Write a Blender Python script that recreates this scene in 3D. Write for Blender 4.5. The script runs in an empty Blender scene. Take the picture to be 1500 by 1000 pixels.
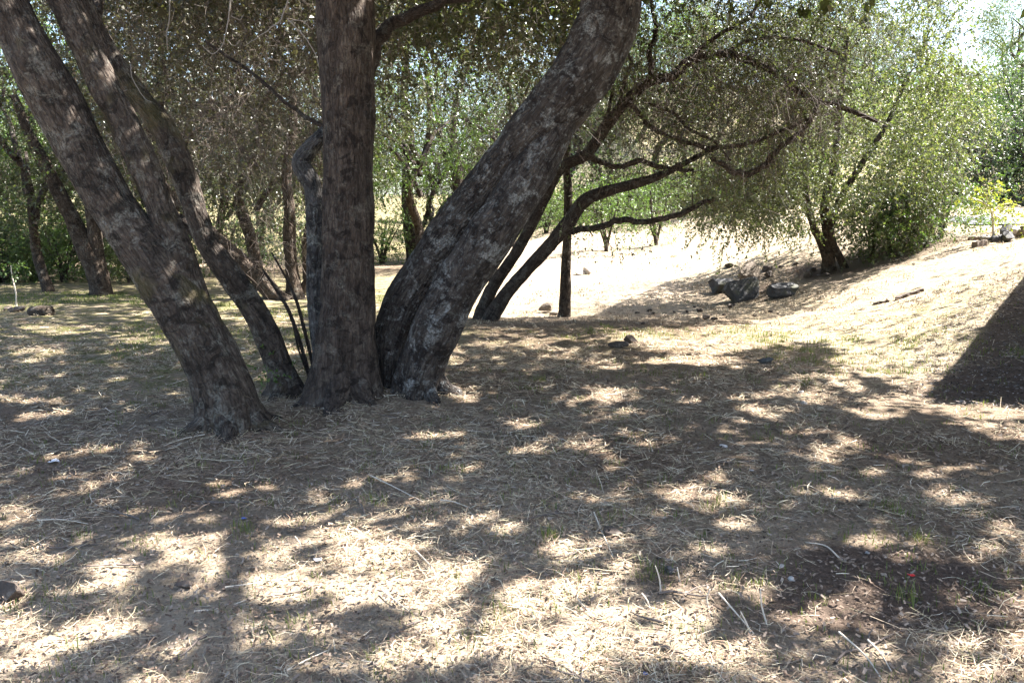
import bpy, math
import numpy as np
from mathutils import Vector

scene = bpy.context.scene
R = math.radians
# ------------------------------------------------------------------ camera
FPX, PITCH, EYE = 1149.0, R(8.4), 1.6          # focal length in photo pixels (1500 wide)
cam_d = bpy.data.cameras.new("camera"); cam = bpy.data.objects.new("camera", cam_d)
scene.collection.objects.link(cam); scene.camera = cam
cam_d.sensor_width = 36.0; cam_d.lens = 36.0 * FPX / 1500.0
cam_d.clip_start = 0.05; cam_d.clip_end = 3000
cam.location = (0, 0, EYE); cam.rotation_euler = (R(90) - PITCH, 0, 0)
# ------------------------------------------------------------------ sky, sun, exposure
SUN_EL, SUN_AZ = R(52), R(74)                   # azimuth from +Y towards +X
SUN = np.array([math.sin(SUN_AZ) * math.cos(SUN_EL), math.cos(SUN_AZ) * math.cos(SUN_EL), math.sin(SUN_EL)])
world = bpy.data.worlds.new("World"); scene.world = world; world.use_nodes = True
wn = world.node_tree; wn.nodes.clear()
sky = wn.nodes.new("ShaderNodeTexSky"); sky.sky_type = 'NISHITA'; sky.sun_disc = False
sky.sun_elevation = SUN_EL; sky.sun_rotation = SUN_AZ; sky.dust_density = 2.0
bg = wn.nodes.new("ShaderNodeBackground"); bg.inputs[1].default_value = 0.08
wo = wn.nodes.new("ShaderNodeOutputWorld")
wn.links.new(sky.outputs[0], bg.inputs[0]); wn.links.new(bg.outputs[0], wo.inputs[0])
sun_d = bpy.data.lights.new("sun", 'SUN'); sun_d.energy = 5.0; sun_d.angle = R(0.55); sun_d.color = (1.0, 0.96, 0.90)
sun = bpy.data.objects.new("sun", sun_d); scene.collection.objects.link(sun)
sun.rotation_euler = Vector(SUN).to_track_quat('Z', 'Y').to_euler()
vs = scene.view_settings
vs.view_transform = 'Standard'; vs.look = 'None'; vs.gamma = 1.0; vs.exposure = 2.95; vs.use_curve_mapping = False
cy = scene.cycles
cy.max_bounces = 4; cy.diffuse_bounces = 2; cy.glossy_bounces = 2; cy.transmission_bounces = 4; cy.transparent_max_bounces = 4
cy.use_denoising = True; cy.caustics_reflective = False; cy.caustics_refractive = False

rng = np.random.default_rng(7)
# ------------------------------------------------------------------ noise and projection helpers
def _hash(ix, iy, iz, s):
    h = (ix.astype(np.int64) * 374761393 + iy.astype(np.int64) * 668265263 + iz.astype(np.int64) * 2147483647 + s * 1274126177) & 0xffffffff
    h = ((h ^ (h >> 13)) * 1274126177) & 0xffffffff
    return ((h ^ (h >> 16)) & 0xffff) / 65535.0
def noise3(p, s=0):
    p = np.asarray(p, float); i = np.floor(p).astype(np.int64); f = p - i; f = f * f * (3 - 2 * f)
    out = 0
    for dx in (0, 1):
        for dy in (0, 1):
            for dz in (0, 1):
                w = (f[..., 0] if dx else 1 - f[..., 0]) * (f[..., 1] if dy else 1 - f[..., 1]) * (f[..., 2] if dz else 1 - f[..., 2])
                out = out + w * _hash(i[..., 0] + dx, i[..., 1] + dy, i[..., 2] + dz, s)
    return out * 2 - 1
def noise2(x, y, s=0):
    x, y = np.broadcast_arrays(np.asarray(x, float), np.asarray(y, float))
    return noise3(np.stack([x, y, np.zeros_like(x)], -1), s)
def sstep(a, b, x):
    t = np.clip((x - a) / (b - a), 0, 1); return t * t * (3 - 2 * t)
def ramp(a, b, x):                                   # soft-kneed linear ramp
    return np.clip(x - a, 0, b - a) - 0.0
def height(x, y):
    x = np.asarray(x, float); y = np.asarray(y, float)
    # bank rising to the right
    k = 4.0 + 0.0 * y
    u = (x - k); bank = 0.27 * (np.sqrt(np.clip(u, -9, 9) ** 2 * 0 + np.maximum(u, 0) ** 2 + 0.5) - 0.707) * (u > 0)
    bank = np.minimum(bank, 1.15) + np.clip(bank - 1.15, 0, 0.5) * 0.5
    bank = np.minimum(bank, 1.42)
    plat = 0.055 * np.clip(y - 15, 0, 25) * sstep(6, 11, x)
    back = 0.105 * np.maximum(y - 16.5, 0) ** 1.0 * sstep(-5, 3, x) * (1 - sstep(6, 11, x))
    back = np.minimum(back, 1.5 + 0.02 * y)
    hill = (0.25 * sstep(2, 14, x) + 0.06) * np.maximum(y - 34, 0)
    hill = 38 * (1 - np.exp(-hill / 38))
    mound = 0.13 * np.exp(-(((x + 0.9) / 1.5) ** 2 + ((y - 7.4) / 0.9) ** 2)) + 0.05 * np.exp(-(((x + 1.2) / 0.7) ** 2 + ((y - 6.95) / 0.45) ** 2)) + 0.05 * np.exp(-(((x + 2.3) / 0.45) ** 2 + ((y - 6.2) / 0.4) ** 2))
    mound = mound + 0.05 * np.exp(-(((x - 2.0) / 0.5) ** 2 + ((y - 9.7) / 0.25) ** 2))
    n = 0.05 * noise2(x * 0.5, y * 0.5, 1) + 0.022 * noise2(x * 1.7, y * 1.7, 2) + 0.012 * noise2(x * 5.1, y * 5.1, 3)
    n = n + 0.25 * sstep(25, 60, y) * noise2(x * 0.12, y * 0.12, 4)
    return bank + plat + back + hill + mound + n
def ray(px, py):
    a = (np.asarray(px, float) - 750) / FPX; b = (500 - np.asarray(py, float)) / FPX
    c, s = math.cos(PITCH), math.sin(PITCH)
    return np.stack([a + 0 * b, c + b * s + 0 * a, -s + b * c + 0 * a], -1)
def at(px, py, Y):
    d = ray(px, py); d = d / d[..., 1:2]
    return d * np.asarray(Y, float)[..., None] + np.array([0, 0, EYE])
def ground(px, py, ymax=90):
    d = ray(px, py); d = d / d[1]
    ys = np.concatenate([np.arange(1.2, 20, 0.02), np.arange(20, ymax, 0.1)])
    z = EYE + d[2] * ys; h = height(d[0] * ys, ys)
    k = np.argmax(z <= h); y = ys[k] if (z <= h).any() else ymax
    return np.array([d[0] * y, y, float(height(d[0] * y, y))])
def project(P):
    P = np.asarray(P, float); q = P - np.array([0, 0, EYE]); c, s = math.cos(PITCH), math.sin(PITCH)
    dep = q[..., 1] * c - q[..., 2] * s; up = q[..., 1] * s + q[..., 2] * c
    dep = np.where(dep < 0.05, 0.05, dep)
    return 750 + FPX * q[..., 0] / dep, 500 - FPX * up / dep
def inpoly(px, py, poly):
    px = np.asarray(px, float); res = np.zeros(px.shape, bool); n = len(poly)
    for i in range(n):
        x1, y1 = poly[i]; x2, y2 = poly[(i + 1) % n]
        c = ((y1 > py) != (y2 > py)) & (px < (x2 - x1) * (py - y1) / (y2 - y1 + 1e-9) + x1)
        res ^= c
    return res
def sun_foot(P):
    P = np.asarray(P, float); h = np.zeros(P.shape[:-1])
    for _ in range(5):
        t = (P[..., 2] - h) / SUN[2]; G = P - SUN * t[..., None]; h = height(G[..., 0], G[..., 1])
    return G
# ground patches meant to be sunlit; leaves blocking their sun are cut out
LIT_POLY = [
    [(590, 330), (1180, 330), (1185, 352), (1060, 388), (985, 410), (915, 440), (870, 462), (640, 468), (520, 420)],
    [(900, 492), (1010, 478), (1100, 474), (1190, 455), (1260, 412), (1340, 375), (1400, 335), (1560, 330), (1560, 600), (1420, 560), (1340, 545), (1290, 500), (1180, 500), (1050, 520), (940, 512)],
    [(440, 815), (470, 785), (560, 782), (620, 800), (600, 850), (560, 880), (500, 900), (440, 880)],
    [(1365, 590), (1420, 592), (1600, 606), (1600, 660), (1450, 645), (1380, 615)],
    [(1215, 500), (1300, 500), (1390, 540), (1360, 585), (1310, 570), (1230, 535)],
]
LIT_ELL = [(520, 840, 120, 58), (330, 815, 85, 34), (215, 800, 85, 28), (120, 835, 60, 22), (660, 850, 90, 38), (830, 805, 85, 26), (900, 905, 150, 62),
           (1020, 960, 110, 45), (730, 930, 120, 40), (600, 925, 70, 26), (40, 960, 70, 34), (20, 890, 40, 22), (130, 915, 75, 18), (320, 925, 80, 22),
           (450, 965, 80, 28), (250, 985, 60, 18), (290, 695, 62, 13), (840, 655, 60, 11), (640, 640, 40, 8), (720, 690, 50, 10), (590, 690, 45, 10), (545, 562, 45, 9), (690, 582, 60, 9), (450, 606, 55, 8),
           (60, 690, 55, 9), (60, 600, 50, 10), (140, 660, 50, 8), (950, 640, 80, 9), (1180, 640, 70, 10), (1040, 720, 70, 12), (1220, 720, 60, 12), (1400, 725, 70, 14),
           (1100, 800, 55, 12), (1340, 800, 55, 12), (1000, 533, 150, 6), (1010, 486, 150, 8), (760, 500, 80, 6), (720, 485, 50, 5), (820, 515, 60, 4), (1160, 580, 75, 9), (1300, 590, 60, 8), (1450, 870, 50, 22), (1230, 885, 50, 16),
           (1420, 960, 60, 25), (80, 480, 60, 7), (210, 500, 60, 6), (150, 440, 70, 5), (440, 512, 40, 6), (330, 330, 60, 25), (60, 520, 40, 7), (180, 560, 45, 6), (700, 760, 55, 11),
           (880, 720, 65, 13), (380, 745, 55, 12), (30, 755, 45, 12), (400, 470, 50, 7), (1280, 560, 55, 12), (1320, 602, 60, 9), (1200, 552, 60, 9), (1130, 612, 60, 8), (1060, 590, 60, 8), (880, 590, 70, 8), (770, 620, 55, 8), (1270, 660, 60, 9), (1330, 540, 40, 10)]
def in_light(P):
    G = sun_foot(P); px, py = project(G); r = np.zeros(px.shape, bool)
    for q in LIT_POLY: r |= inpoly(px, py, q)
    k = 4.0 / np.maximum(G[..., 1], 1.5); wx = px + (55 * noise2(G[..., 0] * 2.2, G[..., 1] * 2.2, 61) + 25 * noise2(G[..., 0] * 7, G[..., 1] * 7, 63)) * k
    wy = py + (22 * noise2(G[..., 0] * 2.2, G[..., 1] * 2.2, 62) + 10 * noise2(G[..., 0] * 7, G[..., 1] * 7, 64)) * k
    frag = noise2(G[..., 0] * 6, G[..., 1] * 6, 65)
    for cx, cyy, rx, ry in LIT_ELL: r |= ((wx - cx) / rx) ** 2 + ((wy - cyy) / ry) ** 2 < 1.0 + (0.55 * frag if rx < 80 else 0.25 * frag)
    return r & (G[..., 1] > 0.5)

# ------------------------------------------------------------------ materials
def new_mat(name):
    m = bpy.data.materials.new(name); m.use_nodes = True; nt = m.node_tree
    b = nt.nodes["Principled BSDF"]; return m, nt, b
def N(nt, t, **kw):
    n = nt.nodes.new(t)
    for k, v in kw.items():
        if k in n.inputs.keys() if isinstance(k, str) else False: n.inputs[k].default_value = v
        else: setattr(n, k, v)
    return n
def ramp_node(nt, stops, fac=None):
    r = nt.nodes.new("ShaderNodeValToRGB"); e = r.color_ramp.elements
    while len(e) < len(stops): e.new(0.5)
    for i, (p, c) in enumerate(stops):
        e[i].position = p; e[i].color = (*c, 1) if len(c) == 3 else c
    if fac is not None: nt.links.new(fac, r.inputs[0])
    return r
def mixc(nt, fac, a, b, mode='MIX'):
    m = nt.nodes.new("ShaderNodeMix"); m.data_type = 'RGBA'; m.blend_type = mode
    for sock, v in ((m.inputs[0], fac), (m.inputs[6], a), (m.inputs[7], b)):
        if isinstance(v, bpy.types.NodeSocket): nt.links.new(v, sock)
        elif isinstance(v, (int, float)): sock.default_value = v
        else: sock.default_value = (*v, 1)
    return m.outputs[2]
def noise_tex(nt, vec, scale, detail=4, rough=0.6, dist=0.0):
    n = nt.nodes.new("ShaderNodeTexNoise"); n.inputs['Scale'].default_value = scale; n.inputs['Detail'].default_value = detail
    n.inputs['Roughness'].default_value = rough; n.inputs['Distortion'].default_value = dist
    if vec is not None: nt.links.new(vec, n.inputs['Vector'])
    return n.outputs[0]
def mapping(nt, vec, scale):
    m = nt.nodes.new("ShaderNodeMapping"); m.inputs['Scale'].default_value = scale; nt.links.new(vec, m.inputs['Vector']); return m.outputs[0]
def bump(nt, h, strength, dist, prev=None):
    b = nt.nodes.new("ShaderNodeBump"); b.inputs['Strength'].default_value = strength; b.inputs['Distance'].default_value = dist
    nt.links.new(h, b.inputs['Height'])
    if prev is not None: nt.links.new(prev, b.inputs['Normal'])
    return b.outputs[0]

def bark_material(name, dark, mid, light, lichen=(0.34, 0.35, 0.31), lich_amt=0.6, moss=0.0, scale=1.0):
    m, nt, b = new_mat(name)
    a = nt.nodes.new("ShaderNodeAttribute"); a.attribute_name = "bark"; v = a.outputs['Vector']
    fur = noise_tex(nt, mapping(nt, v, (26 * scale, 26 * scale, 5.5 * scale)), 1.0, 6, 0.65, 0.6)
    plates = nt.nodes.new("ShaderNodeTexVoronoi"); plates.feature = 'DISTANCE_TO_EDGE'; plates.inputs['Scale'].default_value = 1.0
    nt.links.new(mapping(nt, v, (34 * scale, 34 * scale, 11 * scale)), plates.inputs['Vector'])
    big = noise_tex(nt, v, 5.0, 3)
    c = ramp_node(nt, [(0.3, dark), (0.5, mid), (0.72, light)], fur).outputs[0]
    crack = ramp_node(nt, [(0.0, (0.35,) * 3), (0.12, (1,) * 3)], plates.outputs['Distance']).outputs[0]
    c = mixc(nt, 0.6, c, crack, 'MULTIPLY')
    c = mixc(nt, 0.5, c, ramp_node(nt, [(0.3, (0.42, 0.39, 0.37)), (0.7, (1.4, 1.35, 1.3))], big).outputs[0], 'MULTIPLY')
    # dark moss blots and pale crusts, irregular
    off = nt.nodes.new("ShaderNodeMapping"); off.inputs['Location'].default_value = (11, 5, 3); nt.links.new(v, off.inputs['Vector'])
    blot = ramp_node(nt, [(0.545, (0, 0, 0)), (0.60, (0.8,) * 3)], noise_tex(nt, v, 7.5, 5, 0.55, 0.9)).outputs[0]
    c = mixc(nt, blot, c, tuple(x * 0.6 for x in dark))
    flk = ramp_node(nt, [(0.40, (0.1,) * 3), (0.60, (1,) * 3)], noise_tex(nt, v, 60, 4, 0.7)).outputs[0]
    pale = ramp_node(nt, [(0.535, (0, 0, 0)), (0.61, (lich_amt,) * 3)], noise_tex(nt, off.outputs[0], 6.0, 6, 0.68, 0.5)).outputs[0]
    c = mixc(nt, mixc(nt, 1.0, pale, flk, 'MULTIPLY'), c, lichen)
    # round lichen rosettes
    wob = nt.nodes.new("ShaderNodeMix"); wob.data_type = 'VECTOR'; wob.inputs[0].default_value = 0.06
    nz = nt.nodes.new("ShaderNodeTexNoise"); nz.inputs['Scale'].default_value = 14.0; nt.links.new(v, nz.inputs['Vector'])
    nt.links.new(v, wob.inputs[4]); nt.links.new(nz.outputs['Color'], wob.inputs[5])
    vl = nt.nodes.new("ShaderNodeTexVoronoi"); vl.inputs['Scale'].default_value = 9.0; nt.links.new(wob.outputs[1], vl.inputs['Vector'])
    ring = ramp_node(nt, [(0.10, (0.45,) * 3), (0.22, (1, 1, 1)), (0.28, (0, 0, 0))], vl.outputs['Distance']).outputs[0]
    sel2 = ramp_node(nt, [(0.56, (0, 0, 0)), (0.62, (lich_amt,) * 3)], noise_tex(nt, v, 3.1, 3)).outputs[0]
    c = mixc(nt, mixc(nt, 1.0, mixc(nt, 1.0, ring, sel2, 'MULTIPLY'), flk, 'MULTIPLY'), c, lichen)
    # fine pale crust
    fin = ramp_node(nt, [(0.54, (0, 0, 0)), (0.66, (lich_amt * 0.8,) * 3)], noise_tex(nt, v, 26, 6, 0.75)).outputs[0]
    c = mixc(nt, fin, c, tuple(x * 0.7 for x in lichen))
    if moss > 0:
        ms = ramp_node(nt, [(0.55, (0, 0, 0)), (0.66, (moss,) * 3)], noise_tex(nt, v, 1.7, 4)).outputs[0]
        c = mixc(nt, ms, c, (0.10, 0.085, 0.03))
    nt.links.new(c, b.inputs['Base Color']); b.inputs['Roughness'].default_value = 0.9; b.inputs['Specular IOR Level'].default_value = 0.2
    n1 = bump(nt, fur, 1.0, 0.035); n1 = bump(nt, plates.outputs['Distance'], 1.0, 0.03, n1)
    nt.links.new(n1, b.inputs['Normal'])
    return m
def leaf_material(name, cols, trans=0.4, rough=0.38, spec=0.55):
    m, nt, b = new_mat(name)
    g = nt.nodes.new("ShaderNodeNewGeometry")
    n = len(cols); r = ramp_node(nt, [(i / (n - 1), c) for i, c in enumerate(cols)], g.outputs['Random Per Island'])
    nt.links.new(r.outputs[0], b.inputs['Base Color']); b.inputs['Roughness'].default_value = rough; b.inputs['Specular IOR Level'].default_value = spec
    t = nt.nodes.new("ShaderNodeBsdfTranslucent")
    tc = mixc(nt, 1.0, r.outputs[0], (1.25, 1.35, 0.6), 'MULTIPLY'); nt.links.new(tc, t.inputs[0])
    mx = nt.nodes.new("ShaderNodeMixShader"); mx.inputs[0].default_value = trans
    nt.links.new(b.outputs[0], mx.inputs[1]); nt.links.new(t.outputs[0], mx.inputs[2])
    nt.links.new(mx.outputs[0], nt.nodes["Material Output"].inputs[0])
    return m
def island_material(name, cols, rough=0.8, spec=0.2, trans=0.0):
    m, nt, b = new_mat(name)
    g = nt.nodes.new("ShaderNodeNewGeometry"); n = len(cols)
    r = ramp_node(nt, [(i / max(n - 1, 1), c) for i, c in enumerate(cols)], g.outputs['Random Per Island'])
    nt.links.new(r.outputs[0], b.inputs['Base Color']); b.inputs['Roughness'].default_value = rough; b.inputs['Specular IOR Level'].default_value = spec
    return m
def stone_material(name, a, bcol, moss=0.3):
    m, nt, b = new_mat(name)
    tc = nt.nodes.new("ShaderNodeTexCoord"); v = tc.outputs['Object']
    n = noise_tex(nt, v, 4, 6, 0.65); n2 = noise_tex(nt, v, 28, 5, 0.7)
    c = ramp_node(nt, [(0.3, a), (0.7, bcol)], n).outputs[0]
    c = mixc(nt, 0.6, c, ramp_node(nt, [(0.3, (0.5,) * 3), (0.7, (1.35,) * 3)], n2).outputs[0], 'MULTIPLY')
    lm = ramp_node(nt, [(0.60, (0, 0, 0)), (0.70, (0.45,) * 3)], noise_tex(nt, v, 9, 4)).outputs[0]
    c = mixc(nt, lm, c, (0.30, 0.30, 0.27))
    ms = ramp_node(nt, [(0.55, (0, 0, 0)), (0.68, (moss,) * 3)], noise_tex(nt, v, 2.2, 4)).outputs[0]
    c = mixc(nt, ms, c, (0.06, 0.06, 0.02))
    nt.links.new(c, b.inputs['Base Color']); b.inputs['Roughness'].default_value = 0.85
    nt.links.new(bump(nt, n2, 0.7, 0.02), b.inputs['Normal'])
    return m
def plain_material(name, col, rough=0.8, var=0.3, scale=20, bmp=0.3):
    m, nt, b = new_mat(name)
    tc = nt.nodes.new("ShaderNodeTexCoord"); n = noise_tex(nt, tc.outputs['Object'], scale, 5, 0.65)
    c = ramp_node(nt, [(0.3, tuple(x * (1 - var) for x in col)), (0.7, tuple(min(1, x * (1 + var)) for x in col))], n).outputs[0]
    nt.links.new(c, b.inputs['Base Color']); b.inputs['Roughness'].default_value = rough
    nt.links.new(bump(nt, n, bmp, 0.01), b.inputs['Normal'])
    return m
def wood_material(name, a, bcol):
    m, nt, b = new_mat(name)
    tc = nt.nodes.new("ShaderNodeTexCoord"); v = mapping(nt, tc.outputs['Object'], (3, 40, 40))
    n = noise_tex(nt, v, 1.0, 6, 0.7)
    nt.links.new(ramp_node(nt, [(0.3, a), (0.7, bcol)], n).outputs[0], b.inputs['Base Color']); b.inputs['Roughness'].default_value = 0.85
    nt.links.new(bump(nt, n, 0.6, 0.01), b.inputs['Normal'])
    return m

M = {}
M['bark'] = bark_material('oak_bark', (0.025, 0.019, 0.015), (0.065, 0.050, 0.040), (0.131, 0.106, 0.086), lichen=(0.274, 0.257, 0.216), lich_amt=0.5, moss=0.5)
M['bark_spot'] = bark_material('spotted_bark', (0.023, 0.017, 0.015), (0.056, 0.046, 0.039), (0.118, 0.100, 0.086), lichen=(0.28, 0.275, 0.255), lich_amt=0.85)
M['bark_furrow'] = bark_material('furrowed_bark', (0.023, 0.016, 0.013), (0.059, 0.044, 0.035), (0.124, 0.096, 0.076), lichen=(0.248, 0.223, 0.184), lich_amt=0.35)
M['bark_grey'] = bark_material('grey_lichen_bark', (0.031, 0.029, 0.028), (0.075, 0.070, 0.068), (0.149, 0.140, 0.135), lich_amt=0.6)
M['bark_far'] = bark_material('woodland_bark', (0.025, 0.017, 0.013), (0.056, 0.041, 0.030), (0.105, 0.080, 0.059), lichen=(0.248, 0.234, 0.194), lich_amt=0.4, scale=0.8)
M['branch'] = bark_material('branch_bark', (0.035, 0.026, 0.021), (0.065, 0.050, 0.042), (0.11, 0.09, 0.075), lich_amt=0.25, scale=2)
M['twig'] = island_material('twig_bark', [(0.07, 0.055, 0.045), (0.14, 0.115, 0.10), (0.10, 0.075, 0.06)])
M['pale_twig'] = island_material('dead_twig', [(0.17, 0.15, 0.13), (0.24, 0.215, 0.19)])
M['leaf_oak'] = leaf_material('oak_leaf', [(0.038, 0.05, 0.018), (0.06, 0.074, 0.028), (0.085, 0.098, 0.045), (0.10, 0.095, 0.055)], trans=0.33, rough=0.38, spec=0.55)
M['leaf_dull'] = leaf_material('dusty_oak_leaf', [(0.034, 0.040, 0.019), (0.054, 0.057, 0.028), (0.068, 0.064, 0.040), (0.10, 0.09, 0.068)], trans=0.3)
M['leaf_sil'] = leaf_material('silvery_oak_leaf', [(0.055, 0.074, 0.026), (0.092, 0.118, 0.045), (0.135, 0.158, 0.075), (0.155, 0.145, 0.09)], trans=0.42, rough=0.40, spec=0.65)
M['leaf_bright'] = leaf_material('spring_leaf', [(0.05, 0.098, 0.02), (0.08, 0.135, 0.03), (0.115, 0.165, 0.045)], trans=0.4)
M['leaf_far'] = leaf_material('woodland_leaf', [(0.048, 0.070, 0.022), (0.078, 0.105, 0.036), (0.118, 0.135, 0.056)], trans=0.42)
M['leaf_dark'] = leaf_material('dark_shrub_leaf', [(0.025, 0.05, 0.015), (0.045, 0.08, 0.025), (0.07, 0.10, 0.05)], trans=0.3)
M['leaf_yellow'] = leaf_material('young_leaf', [(0.15, 0.17, 0.03), (0.20, 0.21, 0.04), (0.24, 0.24, 0.06)], trans=0.5)
M['stone'] = stone_material('dark_boulder', (0.03, 0.029, 0.031), (0.085, 0.082, 0.083), 0.7)
M['stone_tan'] = stone_material('tan_stone', (0.10, 0.075, 0.055), (0.22, 0.175, 0.135), 0.15)
M['stone_pale'] = stone_material('pale_stone', (0.30, 0.27, 0.24), (0.50, 0.46, 0.42), 0.05)
M['clod'] = stone_material('dark_clod', (0.035, 0.026, 0.02), (0.09, 0.065, 0.05), 0.1)
M['timber'] = wood_material('weathered_timber', (0.10, 0.075, 0.055), (0.24, 0.19, 0.15))
M['timber_dark'] = wood_material('dark_timber', (0.035, 0.025, 0.018), (0.09, 0.065, 0.05))
M['straw'] = island_material('straw', [(0.12, 0.072, 0.046), (0.28, 0.195, 0.135), (0.44, 0.345, 0.245), (0.37, 0.315, 0.19), (0.62, 0.54, 0.42)])
M['stalk'] = island_material('dry_stalk', [(0.50, 0.42, 0.33), (0.60, 0.53, 0.43)])
M['litter'] = island_material('leaf_litter', [(0.06, 0.042, 0.032), (0.13, 0.09, 0.065), (0.19, 0.14, 0.105), (0.27, 0.22, 0.175)])
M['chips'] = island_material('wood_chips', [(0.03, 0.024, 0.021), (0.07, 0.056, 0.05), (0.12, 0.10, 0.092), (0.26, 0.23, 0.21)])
M['grass'] = leaf_material('green_grass', [(0.08, 0.115, 0.03), (0.13, 0.155, 0.045), (0.19, 0.19, 0.07)], trans=0.35, rough=0.5, spec=0.3)
M['white'] = plain_material('white_litter', (0.62, 0.62, 0.64), 0.6, 0.15)
M['red'] = plain_material('red_litter', (0.55, 0.02, 0.02), 0.5, 0.2)
M['blue'] = plain_material('blue_litter', (0.10, 0.14, 0.35), 0.5, 0.2)
M['siding'] = wood_material('painted_siding', (0.36, 0.33, 0.29), (0.42, 0.39, 0.34))
M['roofing'] = plain_material('shingle_roof', (0.09, 0.085, 0.08), 0.9, 0.3, 30)
M['asphalt'] = plain_material('asphalt', (0.045, 0.047, 0.053), 0.9, 0.25, 60, 0.4)
mg, nt, b = new_mat('glass_pane'); b.inputs['Base Color'].default_value = (0.05, 0.06, 0.07, 1); b.inputs['Roughness'].default_value = 0.08; M['glass'] = mg

def ground_material():
    m, nt, b = new_mat('thatched_ground')
    tc = nt.nodes.new("ShaderNodeTexCoord"); v = tc.outputs['Object']
    at_ = nt.nodes.new("ShaderNodeAttribute"); at_.attribute_name = "cover"
    sep = nt.nodes.new("ShaderNodeSeparateColor"); nt.links.new(at_.outputs['Color'], sep.inputs[0])
    fine = noise_tex(nt, v, 55, 6, 0.75); mid = noise_tex(nt, v, 9, 5, 0.65); streak = noise_tex(nt, mapping(nt, v, (18, 90, 30)), 1.0, 5, 0.7, 1.5)
    streak2 = noise_tex(nt, mapping(nt, v, (95, 22, 30)), 1.0, 5, 0.7, 1.5)
    litter = ramp_node(nt, [(0.25, (0.036, 0.023, 0.017)), (0.45, (0.118, 0.079, 0.057)), (0.6, (0.225, 0.16, 0.115)), (0.75, (0.38, 0.295, 0.22))], fine).outputs[0]
    st = mixc(nt, 0.5, streak, streak2)
    straw = ramp_node(nt, [(0.28, (0.14, 0.096, 0.066)), (0.45, (0.33, 0.26, 0.185)), (0.6, (0.47, 0.39, 0.295)), (0.75, (0.62, 0.55, 0.44))], st).outputs[0]
    blend = nt.nodes.new("ShaderNodeMath"); blend.operation = 'ADD'; nt.links.new(sep.outputs[0], blend.inputs[0])
    ms = nt.nodes.new("ShaderNodeMath"); ms.operation = 'MULTIPLY_ADD'; ms.inputs[1].default_value = 1.3; ms.inputs[2].default_value = -0.65
    nt.links.new(mid, ms.inputs[0]); nt.links.new(ms.outputs[0], blend.inputs[1]); blend.use_clamp = True
    c = mixc(nt, blend.outputs[0], litter, straw)
    grn = ramp_node(nt, [(0.3, (0.07, 0.075, 0.025)), (0.7, (0.17, 0.16, 0.06))], fine).outputs[0]
    gs = ramp_node(nt, [(0.36, (0, 0, 0)), (0.58, (1, 1, 1))], noise_tex(nt, v, 3.2, 5, 0.7)).outputs[0]
    gm = nt.nodes.new("ShaderNodeMath"); gm.operation = 'MULTIPLY'; nt.links.new(sep.outputs[1], gm.inputs[0]); nt.links.new(gs, gm.inputs[1])
    c = mixc(nt, gm.outputs[0], c, grn)
    dirt = ramp_node(nt, [(0.3, (0.05, 0.034, 0.026)), (0.6, (0.115, 0.082, 0.065)), (0.8, (0.20, 0.155, 0.13))], fine).outputs[0]  # bare dirt, also the dark tone of the painted shed-shadow wedge
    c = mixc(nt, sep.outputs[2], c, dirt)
    nt.links.new(c, b.inputs['Base Color']); b.inputs['Roughness'].default_value = 0.95; b.inputs['Specular IOR Level'].default_value = 0.1
    nrm = bump(nt, fine, 0.8, 0.03); nrm = bump(nt, st, 0.6, 0.02, nrm); nrm = bump(nt, mid, 0.7, 0.08, nrm)
    nt.links.new(nrm, b.inputs['Normal'])
    return m
M['ground'] = ground_material()

# ------------------------------------------------------------------ mesh helpers
coll = scene.collection
class MB:
    def __init__(s): s.v = []; s.q = []; s.t = []; s.b = []; s.n = 0; s.sm = []; 
    def add(s, v, quads=None, tris=None, bark=None):
        v = np.asarray(v, float).reshape(-1, 3); o = s.n; s.v.append(v); s.n += len(v)
        s.b.append(np.zeros((len(v), 3)) if bark is None else bark)
        if quads is not None and len(quads): s.q.append(np.asarray(quads, np.int64) + o)
        if tris is not None and len(tris): s.t.append(np.asarray(tris, np.int64) + o)
    def build(s, name, mat, parent=None, base=None, smooth=False, kind=None, bark=False):
        v = np.concatenate(s.v) if s.v else np.zeros((0, 3))
        if base is not None: v = v - np.asarray(base)
        q = np.concatenate(s.q) if s.q else np.zeros((0, 4), np.int64); t = np.concatenate(s.t) if s.t else np.zeros((0, 3), np.int64)
        me = bpy.data.meshes.new(name); me.vertices.add(len(v)); me.vertices.foreach_set('co', v.astype(np.float32).ravel())
        me.loops.add(q.size + t.size); me.loops.foreach_set('vertex_index', np.concatenate([q.ravel(), t.ravel()]).astype(np.int32))
        me.polygons.add(len(q) + len(t))
        ls = np.concatenate([np.arange(len(q)) * 4, q.size + np.arange(len(t)) * 3]).astype(np.int32)
        me.polygons.foreach_set('loop_start', ls)
        me.polygons.foreach_set('use_smooth', np.full(len(q) + len(t), smooth))
        if bark:
            a = me.attributes.new('bark', 'FLOAT_VECTOR', 'POINT'); a.data.foreach_set('vector', np.concatenate(s.b).astype(np.float32).ravel())
        me.update(calc_edges=True); me.materials.append(mat)
        o = bpy.data.objects.new(name, me); coll.objects.link(o)
        if parent is not None: o.parent = parent
        elif base is not None: o.location = base
        if kind: o['kind'] = kind
        return o
def empty(name, loc, label, cat, group=None):
    o = bpy.data.objects.new(name, None); coll.objects.link(o); o.location = loc; o.empty_display_size = 0.2
    return tag(o, label, cat, group)
def tag(o, label, cat, group=None):
    o['label'] = label; o['category'] = cat
    if group: o['group'] = group
    return o
def copy_tree(o, parent=None):
    c = o.copy(); coll.objects.link(c); c.parent = parent
    for ch in list(o.children): copy_tree(ch, c)
    return c
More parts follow.
